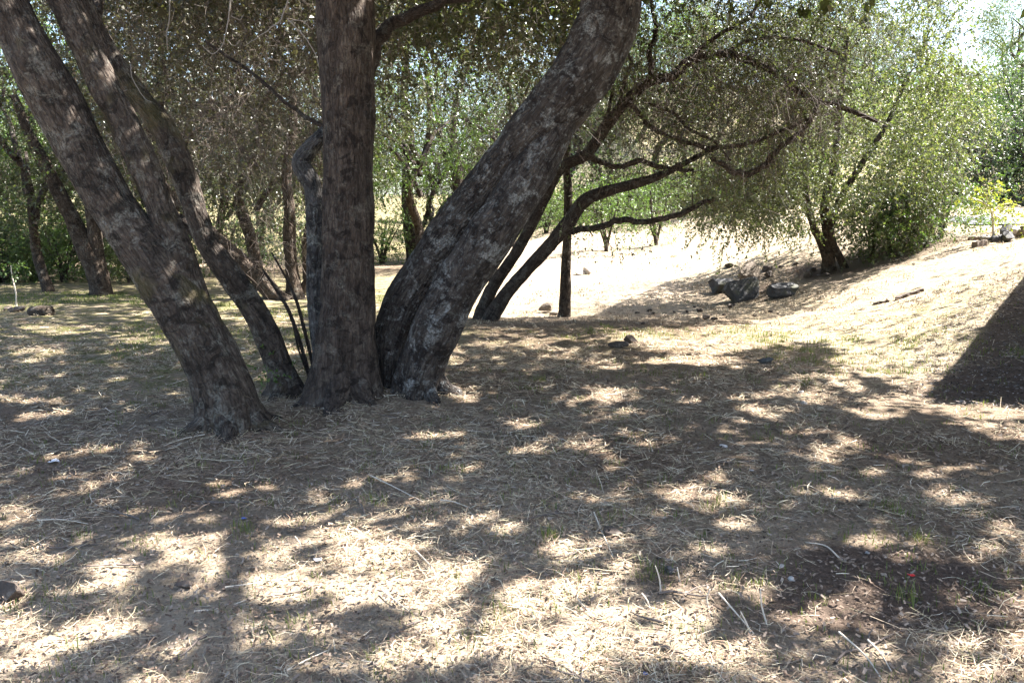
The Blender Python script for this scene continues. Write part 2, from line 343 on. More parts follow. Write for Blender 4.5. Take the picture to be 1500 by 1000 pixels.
def spline(P, n_per):
    P = np.asarray(P, float); Q = np.concatenate([[2 * P[0] - P[1]], P, [2 * P[-1] - P[-2]]]); out = []
    for i in range(len(P) - 1):
        p0, p1, p2, p3 = Q[i:i + 4]; t = np.linspace(0, 1, n_per, endpoint=False)[:, None]
        out.append(0.5 * (2 * p1 + (p2 - p0) * t + (2 * p0 - 5 * p1 + 4 * p2 - p3) * t ** 2 + (3 * p1 - p0 - 3 * p2 + p3) * t ** 3))
    out.append(P[-1:]); return np.concatenate(out)
def tube(mb, P, rad, sides=8, rough=0.0, flare=0.0, seed=0, cap=True, knots=0):
    P = np.asarray(P, float); rad = np.asarray(rad, float); n = len(P)
    T = np.gradient(P, axis=0); T /= np.linalg.norm(T, axis=1)[:, None] + 1e-9
    ref = np.array([1.0, 0.13, 0]) if abs(T[0, 0]) < 0.9 else np.array([0, 1.0, 0])
    U = np.zeros_like(P); u = ref - T[0] * (ref @ T[0]); u /= np.linalg.norm(u)
    for i in range(n):
        u = u - T[i] * (u @ T[i]); u /= np.linalg.norm(u) + 1e-9; U[i] = u
    W = np.cross(T, U); th = np.linspace(0, 2 * np.pi, sides, endpoint=False)
    s = np.concatenate([[0], np.cumsum(np.linalg.norm(np.diff(P, axis=0), axis=1))])
    C, S = np.cos(th), np.sin(th)
    r = rad[:, None] * np.ones(sides)[None]
    rm = max(float(np.median(rad)), 1e-3)
    bk = np.stack([rm * C[None] + 0 * r, rm * S[None] + 0 * r, s[:, None] + 0 * r], -1) + np.array([seed * 3.7, seed * 1.3, seed * 5.1])
    if flare > 0:
        r = r * (1 + flare * np.exp(-s / (2.2 * rm))[:, None] * (0.7 + 0.5 * np.cos(3 * th + seed) + 0.25 * np.cos(5 * th + 2 * seed))[None])
    if rough > 0:
        r = r * (1 + rough * (noise3(bk * np.array([3, 3, 1.6]) / (rm * 3), seed) + 0.6 * noise3(bk * np.array([9, 9, 4]) / (rm * 3), seed + 1) + 0.3 * noise3(bk * np.array([30, 30, 9]) / (rm * 3), seed + 2)))
    kr = np.random.default_rng(seed + 99)
    for _ in range(knots):
        s0 = kr.uniform(0.15, 0.95) * s[-1]; t0 = kr.uniform(0, 6.28); w = kr.uniform(0.5, 0.9) * rm
        d = np.sqrt(((s[:, None] - s0) / w) ** 2 + (np.abs((th[None] - t0 + np.pi) % (2 * np.pi) - np.pi) * rm / w) ** 2)
        r = r + rm * kr.uniform(0.12, 0.25) * (np.exp(-d ** 2) - 0.7 * np.exp(-(d / 0.35) ** 2))
    V = P[:, None] + r[..., None] * (C[None, :, None] * U[:, None] + S[None, :, None] * W[:, None])
    i = np.arange(n - 1)[:, None] * sides; j = np.arange(sides)[None]; j2 = (j + 1) % sides
    q = np.stack([i + j, i + j2, i + sides + j2, i + sides + j], -1).reshape(-1, 4)
    V = V.reshape(-1, 3); bk = bk.reshape(-1, 3); tris = None
    if cap:
        V = np.concatenate([V, P[-1:] + T[-1:] * rad[-1] * 0.4]); bk = np.concatenate([bk, bk[-1:]])
        e = (n - 1) * sides; jj = np.arange(sides); tris = np.stack([e + jj, e + (jj + 1) % sides, np.full(sides, n * sides)], -1)
    mb.add(V, q, tris, bk)
    return P, rad
def pixpath(pts, depth):                           # control points (px, py, radius px[, depth]) -> world path, radii
    P, Rr = [], []
    for p in pts:
        d = p[3] if len(p) > 3 else depth
        P.append(at(p[0], p[1], d)); Rr.append(p[2] * d / FPX)
    return np.array(P), np.array(Rr)
def unit(v): return v / (np.linalg.norm(v, axis=-1, keepdims=True) + 1e-9)
def sprays(o, d, L, nleaf, ll, lw, droop, g, stem_r=0.003, spread=1.0, upbias=0.0):
    """leafy twigs: o,d (N,3) L (N,) -> (stem verts, quads), (leaf verts, quads)"""
    n = len(o); d = unit(d); t = np.array([0, 0.5, 1.0])
    dn = np.array([0, 0, -1.0])
    P = o[:, None] + d[:, None] * (L[:, None] * t)[..., None] + dn * (droop * L[:, None] * t ** 2)[..., None]
    a = unit(np.cross(d, g.normal(size=(n, 3)))); bb = np.cross(d, a)
    ring = [a, -0.5 * a + 0.866 * bb, -0.5 * a - 0.866 * bb]
    rr = np.array([1.0, 0.7, 0.3]) * stem_r
    SV = np.stack([P[:, k] + rr[k] * ring[j] for k in (0, 2) for j in range(3)], 1)          # N,9,3
    q = np.array([[k * 3 + j, k * 3 + (j + 1) % 3, k * 3 + 3 + (j + 1) % 3, k * 3 + 3 + j] for k in range(1) for j in range(3)])
    SQ = (np.arange(n)[:, None, None] * 6 + q[None]).reshape(-1, 4)
    tt = g.uniform(0.12, 1.05, (n, nleaf)); m = n * nleaf
    LP = o[:, None] + d[:, None] * (L[:, None] * tt)[..., None] + dn * (droop * L[:, None] * tt ** 2)[..., None]
    LP = LP.reshape(-1, 3); tang = np.repeat(unit(d + dn * droop), nleaf, 0)
    ld = unit(tang * 0.8 + g.normal(size=(m, 3)) * spread * 0.8 + np.array([0, 0, upbias - 0.15]))
    w = unit(np.cross(ld, g.normal(size=(m, 3)) * 0.8 + np.array([0, 0, 0.9])))
    s = g.uniform(0.45, 1.35, (m, 1)); nrm = np.cross(ld, w)
    b0 = LP; mid = LP + ld * ll * s * 0.45 + nrm * ll * 0.07; tip = LP + ld * ll * s
    LV = np.stack([b0, mid + w * lw * s * 0.5, tip, mid - w * lw * s * 0.5], 1).reshape(-1, 3)
    LQ = np.arange(m * 4).reshape(-1, 4)
    return (SV.reshape(-1, 3), SQ), (LV, LQ)
def clump_sprays(C, rad, per, L, nleaf, ll, lw, droop, g, stem_r=0.003, twig_mb=None, leaf_mb=None, dirbias=None, lit=False):
    n = len(C)
    if n == 0: return
    off = g.normal(size=(n, per, 3)) * 0.55
    o = C[:, None] + off * np.asarray(rad).reshape(-1, 1, 1)
    d = off + g.normal(size=(n, per, 3)) * 0.6
    if dirbias is not None: d = d + np.asarray(dirbias)
    o = o.reshape(-1, 3); d = d.reshape(-1, 3)
    st, lf = sprays(o, d, g.uniform(0.6, 1.3, len(o)) * L, nleaf, ll, lw, droop, g, stem_r)
    if twig_mb is not None: twig_mb.add(*st)
    if leaf_mb is not None:
        if lit:
            LV = lf[0].reshape(-1, 4, 3); ok = ~(in_light(LV[:, 0]) & (g.random(len(LV)) < 0.93)); LV = LV[ok].reshape(-1, 3); lf = (LV, np.arange(len(LV)).reshape(-1, 4))
        leaf_mb.add(*lf)
def branch_net(mb, pool, pr, C, g, rmax=0.03, sag=0.12, sides=5, rtip=0.004):
    """grow branches from the pool points to every clump centre, nearest first"""
    if len(C) == 0: return pool, pr
    pool = np.array(pool, float); pr = np.array(pr, float); C = np.array(C)
    d0 = np.min(np.linalg.norm(C[:, None] - pool[None, ::max(1, len(pool) // 200)], axis=2), axis=1)
    for k in np.argsort(d0):
        c = C[k]; dd = np.linalg.norm(pool - c, axis=1); i = int(np.argmin(dd)); dist = dd[i]; a = pool[i]
        if dist < 0.06: continue
        m = max(4, min(9, int(dist / 0.22) + 3)); t = np.linspace(0, 1, m)[:, None]
        jit = np.cumsum(g.normal(size=(m, 3)), 0); jit -= jit[0] + (jit[-1] - jit[0]) * t
        p = a + (c - a) * t + jit * dist * 0.05 + np.array([0, 0, 1]) * (sag * dist * np.sin(np.pi * t))
        r0 = min(pr[i] * 0.75, rmax, 0.007 + 0.011 * dist); rr = np.linspace(r0, min(rtip, r0), m)
        tube(mb, p, rr, sides, cap=False, seed=k % 50)
        pool = np.concatenate([pool, p[1:]]); pr = np.concatenate([pr, rr[1:]])
    return pool, pr
def hang_twigs(mb, O, g, L=0.6, r=0.0025, down=0.9):
    n = len(O); d = unit(g.normal(size=(n, 3)) + np.array([0, 0, -down])); Ls = g.uniform(0.4, 1.3, n) * L
    m = 5; t = np.linspace(0, 1, m); j = np.cumsum(g.normal(size=(n, m, 3)), 1) * 0.05 * L; j -= j[:, :1]
    P = O[:, None] + d[:, None] * (Ls[:, None] * t)[..., None] + j + np.array([0, 0, -1]) * (0.25 * Ls[:, None] * t ** 2)[..., None]
    a = unit(np.cross(d, g.normal(size=(n, 3)))); bb = np.cross(d, a); ring = [a, -0.5 * a + 0.866 * bb, -0.5 * a - 0.866 * bb]
    rr = np.linspace(1, 0.35, m) * r
    V = np.stack([P[:, k] + rr[k] * ring[q] for k in range(m) for q in range(3)], 1)
    q = np.array([[k * 3 + s, k * 3 + (s + 1) % 3, k * 3 + 3 + (s + 1) % 3, k * 3 + 3 + s] for k in range(m - 1) for s in range(3)])
    mb.add(V.reshape(-1, 3), (np.arange(n)[:, None, None] * 3 * m + q[None]).reshape(-1, 4))

# ------------------------------------------------------------------ ground
def axis(lo, hi, f0, f1, step, growth):
    c = list(np.arange(f0, f1 + 1e-6, step)); s = step; x = f1
    while x < hi: s *= growth; x += s; c.append(x)
    s = step; x = f0; left = []
    while x > lo: s *= growth; x -= s; left.append(x)
    return np.array(left[::-1] + c)
gx = axis(-420, 420, -7, 8, 0.085, 1.09); gy = axis(-60, 900, 1.6, 14, 0.085, 1.07)
X, Y = np.meshgrid(gx, gy); Z = height(X, Y)
nx, ny = len(gx), len(gy); idx = np.arange(nx * ny).reshape(ny, nx)
mb = MB(); mb.add(np.stack([X, Y, Z], -1).reshape(-1, 3), np.stack([idx[:-1, :-1], idx[:-1, 1:], idx[1:, 1:], idx[1:, :-1]], -1).reshape(-1, 4))
go = mb.build('ground', M['ground'], smooth=True, kind='structure')
def cover(x, y):
    field = sstep(11.5, 15, y) * sstep(-4, 0, x); bank = sstep(3.2, 4.6, x) * sstep(7, 9, y)
    near = 0.55 * (1 - sstep(3.2, 5.2, y)) * (1 - sstep(1.2, 2.2, x)) + 0.22
    straw = np.clip(np.maximum(np.maximum(field, bank * 0.95), near) + 0.25 * noise2(x * 1.1, y * 1.1, 21), 0, 1)
    meadow = sstep(-0.2, -1.6, x) * sstep(6.4, 8.4, y) * (1 - sstep(22, 30, y))
    straw = np.where(meadow > 0.3, np.maximum(straw, 0.5), straw)
    green = np.clip(0.75 * meadow + 0.25 * sstep(8, 10, y) * (1 - sstep(11.5, 13, y)) + 0.12 + 0.9 * sstep(31, 40, y) + 0.2 * bank, 0, 1)
    d = ground(1290, 860); e = ((x - d[0]) / 1.0) ** 2 + ((y - d[1]) / 0.45) ** 2
    dirt = np.clip(1.3 - e + 0.6 * noise2(x * 3, y * 3, 22), 0, 0.9)
    under = np.exp(-(((x - 6.4) / 3.0) ** 2 + ((y - 17.0) / 1.8) ** 4)); dirt = np.maximum(dirt, 0.75 * under * (1 + .4 * noise2(x * 2, y * 2, 24)))
    t1 = (x - 3.84) * .77 - (y - 7.12) * .63; dirt = np.maximum(dirt, .9 * sstep(-.15, .15, t1 + .12 * noise2(x * 2, y * 2, 23)) * sstep(3.0, 3.6, x) * (1 - sstep(13, 14, y)) * sstep(-.1, .1, (x - 3.84) * .63 + (y - 7.12) * .77))  # shade painted into the ground: darker wedge deepens the shed's cast shadow
    return straw, green, dirt
cs, cg, cd_shade = cover(X.ravel(), Y.ravel())
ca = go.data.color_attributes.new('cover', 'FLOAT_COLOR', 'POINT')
ca.data.foreach_set('color', np.stack([cs, cg, cd_shade, np.ones_like(cs)], -1).astype(np.float32).ravel())

# asphalt lane beyond the sapling
mb = MB(); lx = np.linspace(11.0, 60, 62); ly = np.linspace(18.8, 22.3, 8)
LX, LY = np.meshgrid(lx, ly); LY = LY + 0.05 * (LX - 12); LZ = height(LX, LY) + 0.03
ix = np.arange(LX.size).reshape(LX.shape)
mb.add(np.stack([LX, LY, LZ], -1).reshape(-1, 3), np.stack([ix[:-1, :-1], ix[:-1, 1:], ix[1:, 1:], ix[1:, :-1]], -1).reshape(-1, 4))
mb.build('road', M['asphalt'], smooth=True, kind='structure')

# ------------------------------------------------------------------ tree builders
def lit_filter(C): return C
def zone(n, px, py, dep, g):
    return at(g.uniform(*px, n), g.uniform(*py, n), g.uniform(*dep, n))
def oak(name, label, cat, base, stems, bark, clumps, leaf, g, group=None, per=10, L=0.42, nleaf=14, ll=0.055, lw=0.03, rad=0.42, droop=0.35,
        net_r=0.03, limbs=(), bare=None, bare_L=0.6, stem_names=None, sides=28, flare=0.5, lichen_mats=None, rough=0.095, bare_r=0.0025, sag=0.12, shade=None, flares=None, pool_twigs=0, lit=True):
    base = np.array(base, float); root = empty(name, base, label, cat, group); pool, pr = [], []
    for k, (pts, dep) in enumerate(stems):
        P, Rr = pixpath(pts, dep) if dep is not None else (np.array([p[:3] for p in pts]), np.array([p[3] for p in pts]))
        npr = max(4, int(np.linalg.norm(P[1] - P[0]) / max(0.03, Rr[0] * 0.25)))
        npr = min(npr, 14)
        Q = spline(P, npr); r = np.interp(np.linspace(0, len(P) - 1, len(Q)), np.arange(len(P)), Rr)
        m = MB(); tube(m, Q, r, sides, rough=rough, flare=flares[k] if flares else flare if k == 0 or (stem_names and stem_names[k] == 'trunk') else 0, seed=k + int(abs(base[0]) * 10) % 40, knots=5 if sides > 30 else 0)
        mt = lichen_mats[k] if lichen_mats else bark
        m.build((stem_names[k] if stem_names else 'trunk'), mt, root, base, smooth=True, bark=True)
        h0 = len(Q) // 3 if k == 0 or (stem_names and stem_names[k] == 'trunk') else 0
        pool.append(Q[h0:]); pr.append(r[h0:])
    for (pts, dep) in limbs:
        P, Rr = pixpath(pts, dep) if dep is not None else (np.array([p[:3] for p in pts]), np.array([p[3] for p in pts]))
        Q = spline(P, 7); r = np.interp(np.linspace(0, len(P) - 1, len(Q)), np.arange(len(P)), Rr)
        jit = np.cumsum(g.normal(size=Q.shape), 0) * 0.014; jit -= jit[0] + (jit[-1] - jit[0]) * np.linspace(0, 1, len(Q))[:, None]; Q = Q + jit * np.minimum(1, r[:, None] * 20)
        m = MB(); tube(m, Q, r, 10, rough=0.10, seed=int(abs(pts[0][0])) % 37)
        m.build('limb', M['branch'], root, base, smooth=True, bark=True); pool.append(Q); pr.append(r)
    pool = np.concatenate(pool); pr = np.concatenate(pr)
    if len(clumps):
        allcl = clumps if shade is None else np.concatenate([clumps, shade])
        m = MB(); pool2, pr2 = branch_net(m, pool, pr, allcl, g, net_r, sag=sag)
        m.build('branches', M['branch'], root, base, smooth=True, bark=True, kind='stuff')
        tm, lm = MB(), MB(); clump_sprays(clumps, np.full(len(clumps), rad), per, L, nleaf, ll, lw, droop, g, twig_mb=tm, leaf_mb=lm, lit=bool(label) and lit)
        if shade is not None: clump_sprays(shade, np.full(len(shade), .34), 9, .38, 16, .148, .098, .3, g, leaf_mb=lm, lit=True)  # outsized stemless leaves, mostly above the view, added to shade the ground
        if bare is not None and len(bare): hang_twigs(tm, bare, g, bare_L, bare_r)
        if pool_twigs: hang_twigs(tm, pool[g.integers(len(pool) // 5, len(pool), pool_twigs)], g, .55, .004, down=.4)
        tm.build('twigs', M['twig'], root, base, kind='stuff'); lm.build('crown', leaf, root, base, kind='stuff')
    return root, pool

def gbase(px, py, sink=0.12):
    b_ = ground(px, py); return b_
# ------ shading canopy above the picture: sampled over the ground it shades
g = np.random.default_rng(11)
sp = 0.41; ax = np.arange(-10, 8.5, sp); ay = np.arange(0.2, 13.5, sp)
AX, AY = np.meshgrid(ax, ay); AX = (AX + g.uniform(-.22, .22, AX.shape)).ravel(); AY = (AY + g.uniform(-.22, .22, AY.shape)).ravel()
hh = g.uniform(4.8, 7.4, AX.shape); G0 = np.stack([AX, AY, height(AX, AY)], -1)
can = G0 + SUN * ((hh - G0[:, 2]) / SUN[2])[:, None]
thin = noise2(can[:, 0] * 0.9, can[:, 1] * 0.9, 31)
can = can[(g.random(len(can)) < 0.86 + 0.25 * thin)]
ex = g.uniform(-5, 5.5, 260); ey = g.uniform(4.0, 8.6, 260); Ge = np.stack([ex, ey, height(ex, ey)], -1); he = g.uniform(4.8, 7.4, 260)
can = np.concatenate([can, Ge + SUN * ((he - Ge[:, 2]) / SUN[2])[:, None]])
# taller canopy shading the meadow behind
bx = g.uniform(-15, -1.5, 330); by = g.uniform(13.0, 22, 330); G1_ = np.stack([bx, by, height(bx, by)], -1); hb = g.uniform(6.0, 8.5, 330)
can = np.concatenate([can, G1_ + SUN * ((hb - G1_[:, 2]) / SUN[2])[:, None]])
cpx, cpy = project(can)
can = can[~((cpy > -70) & (can[:, 1] > 1)) | (cpx < 900)]
# visible foliage zones of the main oaks
vl = np.concatenate([zone(150, (-150, 480), (-160, 60), (9.5, 14), g), zone(120, (120, 470), (0, 230), (10.5, 14.5), g)])
vc = np.concatenate([zone(130, (480, 900), (-160, 40), (9.5, 14), g), zone(70, (540, 820), (0, 130), (10, 14), g)])
vl, vc = lit_filter(vl), lit_filter(vc)

bA = ground(337, 622); bB = ground(418, 577); bC = ground(508, 578)
dA, dB, dC = bA[1], bB[1], bC[1]
topA, topB, topC, topF = at(-40, -200, dA), at(90, -120, dB + .3), at(505, -200, dC), at(900, -80, dC + .1)
def split(C, tops):
    return np.argmin(np.stack([np.linalg.norm((C - t) * np.array([1, 1, 0.4]), axis=1) for t in tops]), axis=0)
tops = [topA, topB, topC, topF]; allc = np.concatenate([vl, vc]); who = split(allc, tops); whos = split(can, tops)

A_main = [(337, 660, 44), (338, 612, 41), (314, 538, 39), (277, 470, 39), (236, 402, 38), (199, 351, 34), (165, 300, 32), (127, 234, 34), (76, 134, 36), (40, 67, 31), (8, 0, 29), (-60, -130, 26), (-110, -300, 20)]
A_fork = [(300, 505, 22), (279, 440, 27), (256, 360, 23), (232, 300, 19), (207, 234, 20), (157, 134, 20), (125, 67, 19), (90, 0, 19), (52, -100, 17), (30, -260, 13)]
g = np.random.default_rng(21)
def limb_to(P0, P1, r0, r1, g, n=5, arch=0.4):
    P0, P1 = np.array(P0), np.array(P1); t = np.linspace(0, 1, n)[:, None]; L = np.linalg.norm(P1 - P0)
    P = P0 + (P1 - P0) * t + g.normal(size=(n, 3)) * 0.05 * L * np.sin(np.pi * t) + np.array([0, 0, arch]) * np.sin(np.pi * t)
    return ([(*p, r) for p, r in zip(P, np.linspace(r0, r1, n))], None)
bareA = zone(260, (-60, 330), (-60, 150), (8.5, 13), g)
oak('oak_tree', 'thick lichen-spotted oak leaning left, its trunk forking into two stems low down', 'tree', bA, [(A_main, dA), (A_fork, dA + 0.05)], M['bark'], allc[who == 0], M['leaf_dull'], g, shade=can[whos == 0],
    stem_names=['trunk', 'stem'], sides=44, bare=bareA, ll=0.06, lw=0.035, limbs=[limb_to(at(-60, -130, dA), (-5.5, 4.5, 5.6), .10, .05, g), limb_to(at(30, -260, dA), (-2.0, 3.8, 6.6), .08, .04, g), limb_to(at(-60, -130, dA), (-4.2, 10.5, 5.6), .10, .04, g)])
B_main = [(421, 605, 30), (419, 574, 27), (410, 538, 20), (381, 470, 18.5), (336, 402, 17.5), (302, 351, 15), (284, 300, 15.5), (262, 234, 18.5), (233, 180, 17), (197, 134, 14), (175, 100, 12), (140, 40, 11), (100, -60, 10), (70, -200, 8)]
B_low = [(300, 350, 9), (268, 315, 8), (245, 280, 7), (225, 245, 6), (200, 200, 5)]
bareB = zone(1500, (130, 470), (-20, 260), (9.0, 13.5), g)
oak('oak_tree', 'slim grey oak stem curving up left between the forked trunk and the upright one', 'tree', bB, [(B_main, dB)], M['bark'], allc[who == 1], M['leaf_dull'], g, shade=can[whos == 1],
    sides=36, bare=bareB, limbs=[(B_low, dB + .15), limb_to(at(140, 40, dB), at(300, -40, 11), .05, .02, g, arch=.2), limb_to(at(70, -200, dB), (-1.5, 10.5, 6.0), .05, .025, g)])
C_main = [(506, 640, 50), (507, 590, 46), (507, 545, 41), (508, 490, 38), (510, 400, 36), (510, 300, 35), (509, 200, 36), (508, 100, 38), (505, 0, 40), (500, -120, 36), (490, -300, 28)]
E_main = [(566, 620, 26, dC + .25), (568, 560, 25, dC + .25), (574, 500, 27, dC + .3), (599, 440, 35, dC + .36), (657, 352, 34, dC + .34), (721, 272, 34, dC + .26), (780, 205, 42, dC + .12), (850, 112, 41, dC), (885, 45, 42, dC), (895, 0, 44, dC), (907, -90, 42, dC), (930, -250, 34, dC)]
F_main = [(608, 630, 36, dC + .05), (612, 565, 33, dC), (630, 500, 33, dC - .05), (661, 440, 33, dC - .06), (714, 352, 34, dC - .06), (766, 272, 31, dC - .03), (808, 208, 26, dC), (842, 145, 20, dC + .02), (868, 95, 12, dC + .05)]
D_main = [(474, 590, 14), (470, 510, 14), (464, 420, 14.5), (463, 330, 14), (458, 275, 13), (441, 240, 13.5), (455, 216, 11), (478, 194, 10), (505, 160, 9), (540, 100, 9)]
limbsC = [([(540, 105, 10), (566, 52, 10), (612, 22, 8), (700, -5, 7), (790, -40, 5)], dC + .4),
          ([(505, -60, 14), (420, -80, 9), (330, -110, 6)], dC + .5), ([(480, 190, 4), (430, 160, 3), (370, 110, 2.4), (300, 60, 2)], dC + 1),
          limb_to(at(905, -90, dC), (4.2, 7.0, 6.0), .15, .06, g), limb_to(at(905, -90, dC), (3.6, 4.6, 6.4), .13, .05, g), limb_to((4.2, 7.0, 6.0), (7.6, 7.2, 6.6), .08, .04, g),
          limb_to(at(490, -300, dC), (0.4, 9.8, 6.4), .12, .05, g), limb_to(at(490, -300, dC), (-1.0, 4.5, 6.7), .10, .04, g), limb_to(at(930, -250, dC), (4.8, 10.2, 6.6), .11, .05, g),
          limb_to((3.6, 4.6, 6.4), (5.5, 3.2, 6.5), .06, .03, g)]
bareC = np.concatenate([zone(700, (300, 470), (-20, 230), (9, 13.5), g), zone(1100, (540, 880), (-40, 200), (9, 13.5), g)])
rootC, _ = oak('oak_tree', 'massive multi-stemmed oak, one trunk upright and paired trunks leaning right', 'tree', bC, [(C_main, dC), (D_main, dC + .35), (E_main, dC), (F_main, dC)], M['bark_furrow'], allc[who >= 2], M['leaf_oak'], g, shade=can[whos >= 2], flares=[.75, 0, .2, .35],
    stem_names=['trunk', 'stem', 'trunk', 'trunk'], lichen_mats=[M['bark_furrow'], M['bark_grey'], M['bark_spot'], M['bark_spot']], sides=48, limbs=limbsC, bare=bareC, ll=0.06, lw=0.034)
def roots(parent, base, b0, r, specs, mat):
    for k, (ang, ln, rr) in enumerate(specs):
        a_ = R(ang); d_ = np.array([math.cos(a_), math.sin(a_), 0]); t = np.linspace(0, 1, 7); P = b0 + d_ * (r * .45 + ln * t)[:, None]
        P[:, :2] += np.cumsum(g.normal(size=(7, 2)), 0) * .02 * t[:, None]
        rad_ = rr * (1 - t) ** .7 + .018; P[:, 2] = height(P[:, 0], P[:, 1]) + (rad_ * .1 + .20 * (1 - t) ** 3 * r / .25 - .05 * t)
        m = MB(); tube(m, spline(P, 4), np.interp(np.linspace(0, 6, 25), np.arange(7), rad_), 14, rough=.12, seed=k + 3); m.build('root', mat, parent, base, smooth=True, bark=True)
for o_ in [o_ for o_ in coll.objects if o_.name.startswith('oak_tree') and o_.parent is None]:
    bb_ = np.array(o_.location)
    if np.allclose(bb_, bA, atol=.01): roots(o_, bA, bA, .22, [(-75, .38, .10), (-20, .42, .11), (-140, .34, .09), (40, .35, .09)], M['bark'])
    if np.allclose(bb_, bB, atol=.01): roots(o_, bB, bB, .15, [(-80, .28, .07), (-25, .3, .07), (-150, .26, .06)], M['bark'])
    if np.allclose(bb_, bC, atol=.01):
        roots(o_, bC, bC, .27, [(-95, .45, .13), (-45, .4, .12), (-150, .45, .12), (180, .35, .10)], M['bark_furrow'])
        fb = at(612, 572, dC); roots(o_, bC, fb, .22, [(-50, .34, .07), (-5, .42, .09)], M['bark_spot'])
# pale dead branch hanging by the upright trunk
m = MB()
for pts in ([(430, -40, 2.6), (425, 0, 2.2), (418, 30, 2.0), (400, 45, 1.6), (380, 60, 1.0), (365, 66, .8)], [(421, 28, 1.6), (440, 50, 1.4), (462, 78, 1.2), (472, 110, .9), (474, 135, .7)],
            [(420, 32, 1.2), (440, 30, 1.0), (455, 45, .7)], [(350, -40, 2), (342, 0, 1.8), (338, 30, 1.6), (330, 60, 1.3), (318, 72, 1), (305, 62, .7)], [(331, 58, 1), (345, 68, .8), (352, 60, .6)],
            [(338, 24, 1.2), (350, 28, 1), (356, 20, .7)], [(255, -30, 1.8), (250, 0, 1.6), (245, 40, 1.3), (243, 70, .9)], [(190, 95, 1.2), (195, 120, 1.1), (210, 145, .9), (218, 150, .7)], [(130, 138, 1), (150, 142, 1), (185, 130, 1)]):
    P, rr = pixpath(pts, 6.9); rr = rr * .62; Q = spline(P, 5); tube(m, Q + np.cumsum(g.normal(size=Q.shape), 0) * .004, np.interp(np.linspace(0, len(P) - 1, len(Q)), np.arange(len(P)), rr), 6)
m.build('dead_branch', M['pale_twig'], rootC, bC, smooth=True, bark=True)

# ------ leaning oak behind the paired trunks, with its long limbs arching right
g = np.random.default_rng(31)
bG = ground(716, 470); dG = bG[1]
G1 = [(716, 490, 13.1), (722, 462, 11.5), (748, 422, 9.8), (790, 376, 9.4), (828, 332, 10.2), (856, 294, 9.8), (890, 280, 8.2), (930, 269, 7.0), (965, 258, 5.7), (1005, 238, 4.1), (1050, 215, 2.9)]
G2 = [(703, 490, 12.3), (706, 460, 10.7), (722, 420, 9.0), (752, 376, 8.2), (778, 330, 8.2), (800, 285, 8.2), (822, 246, 8.2), (860, 225, 7.8), (890, 182, 8.2), (925, 141, 7.4), (955, 118, 7.0), (985, 112, 6.6), (1010, 90, 6.6), (1060, 79, 5.7), (1100, 90, 5.3), (1140, 110, 4.9), (1180, 140, 4.1), (1230, 156, 3.7), (1285, 178, 2.9)]
limbsG = [([(830, 340, 5.1), (865, 338, 4.7), (905, 329, 4.7), (960, 322, 4.3), (1010, 309, 3.9), (1045, 292, 3.1)], dG),
          ([(862, 228, 4.7), (885, 238, 3.9), (912, 240, 3.9), (940, 234, 3.9), (968, 243, 3.5), (996, 250, 3.1), (1016, 249, 2.3)], dG),
          ([(920, 150, 3.9), (940, 172, 3.1), (955, 188, 3.1), (985, 205, 3.1), (1040, 219, 3.5), (1090, 212, 3.1), (1140, 195, 2.7), (1190, 172, 2.3)], dG),
          ([(1040, 228, 3.1), (1062, 240, 3.9), (1086, 255, 4.7), (1112, 246, 4.7), (1135, 225, 4.3), (1160, 203, 3.9), (1185, 178, 3.1), (1200, 150, 2.3)], dG - .1),
          ([(952, 122, 4.7), (950, 100, 4.7), (945, 80, 3.9), (955, 40, 3.1), (950, -20, 2.3)], dG), ([(950, 152, 2.3), (985, 165, 2.3), (1010, 190, 2.2), (1045, 205, 1.9), (1070, 235, 1.6)], dG - .1),
          ([(1010, 92, 3.9), (1040, 60, 3.1), (1090, 30, 2.3), (1130, -20, 2.0)], dG), ([(905, 170, 3.1), (915, 120, 2.7), (925, 90, 2.3), (915, 60, 2.0), (930, 20, 1.6)], dG + .2),
          ([(862, 225, 3.1), (880, 190, 2.7), (900, 130, 2.3), (890, 90, 1.6)], dG + .4), ([(1060, 80, 3.1), (1100, 60, 2.7), (1170, 60, 2.3), (1230, 80, 2.0)], dG + .3)]
cG = np.concatenate([zone(190, (850, 1240), (-180, 60), (dG - 1.6, dG + 1.8), g), zone(75, (900, 1260), (50, 190), (dG - 1, dG + 1.2), g), zone(26, (850, 1180), (180, 320), (dG - .6, dG + 1), g), zone(10, (840, 900), (90, 220), (dG + .2, dG + 1.2), g)])
cG = lit_filter(cG)
bareG = np.concatenate([zone(1500, (900, 1230), (60, 200), (dG - .8, dG + .8), g), zone(260, (880, 1150), (180, 300), (dG - .5, dG + .5), g)])
oak('oak_tree', 'slender dark oak leaning right behind the paired trunks with long arching limbs', 'tree', bG, [(G1, dG), (G2, dG + .2)], M['branch'], cG, M['leaf_oak'], g, stem_names=['trunk', 'trunk'], sides=18,
    limbs=limbsG, per=11, nleaf=18, ll=0.05, lw=0.028, rad=.36, pool_twigs=1100, bare=bareG, bare_L=.8, bare_r=.0035, droop=.5)
# ------ thin straight trunk standing at the edge of the field
bH = ground(827, 464); dH = bH[1]
Hs = [(827, 478, 11), (827, 456, 9), (829, 400, 7.5), (831, 340, 6.5), (832, 280, 6), (830, 240, 5.5), (834, 150, 4.5), (826, 60, 3.5), (830, -40, 2.5)]
cH = lit_filter(zone(26, (740, 900), (-80, 130), (dH - .6, dH + 1), g))
oak('oak_tree', 'thin straight dark trunk standing at the shaded edge of the bright field', 'tree', bH, [(Hs, dH)], M['bark_far'], cH, M['leaf_oak'], g, sides=14, flare=.5, ll=.06, lw=.034)

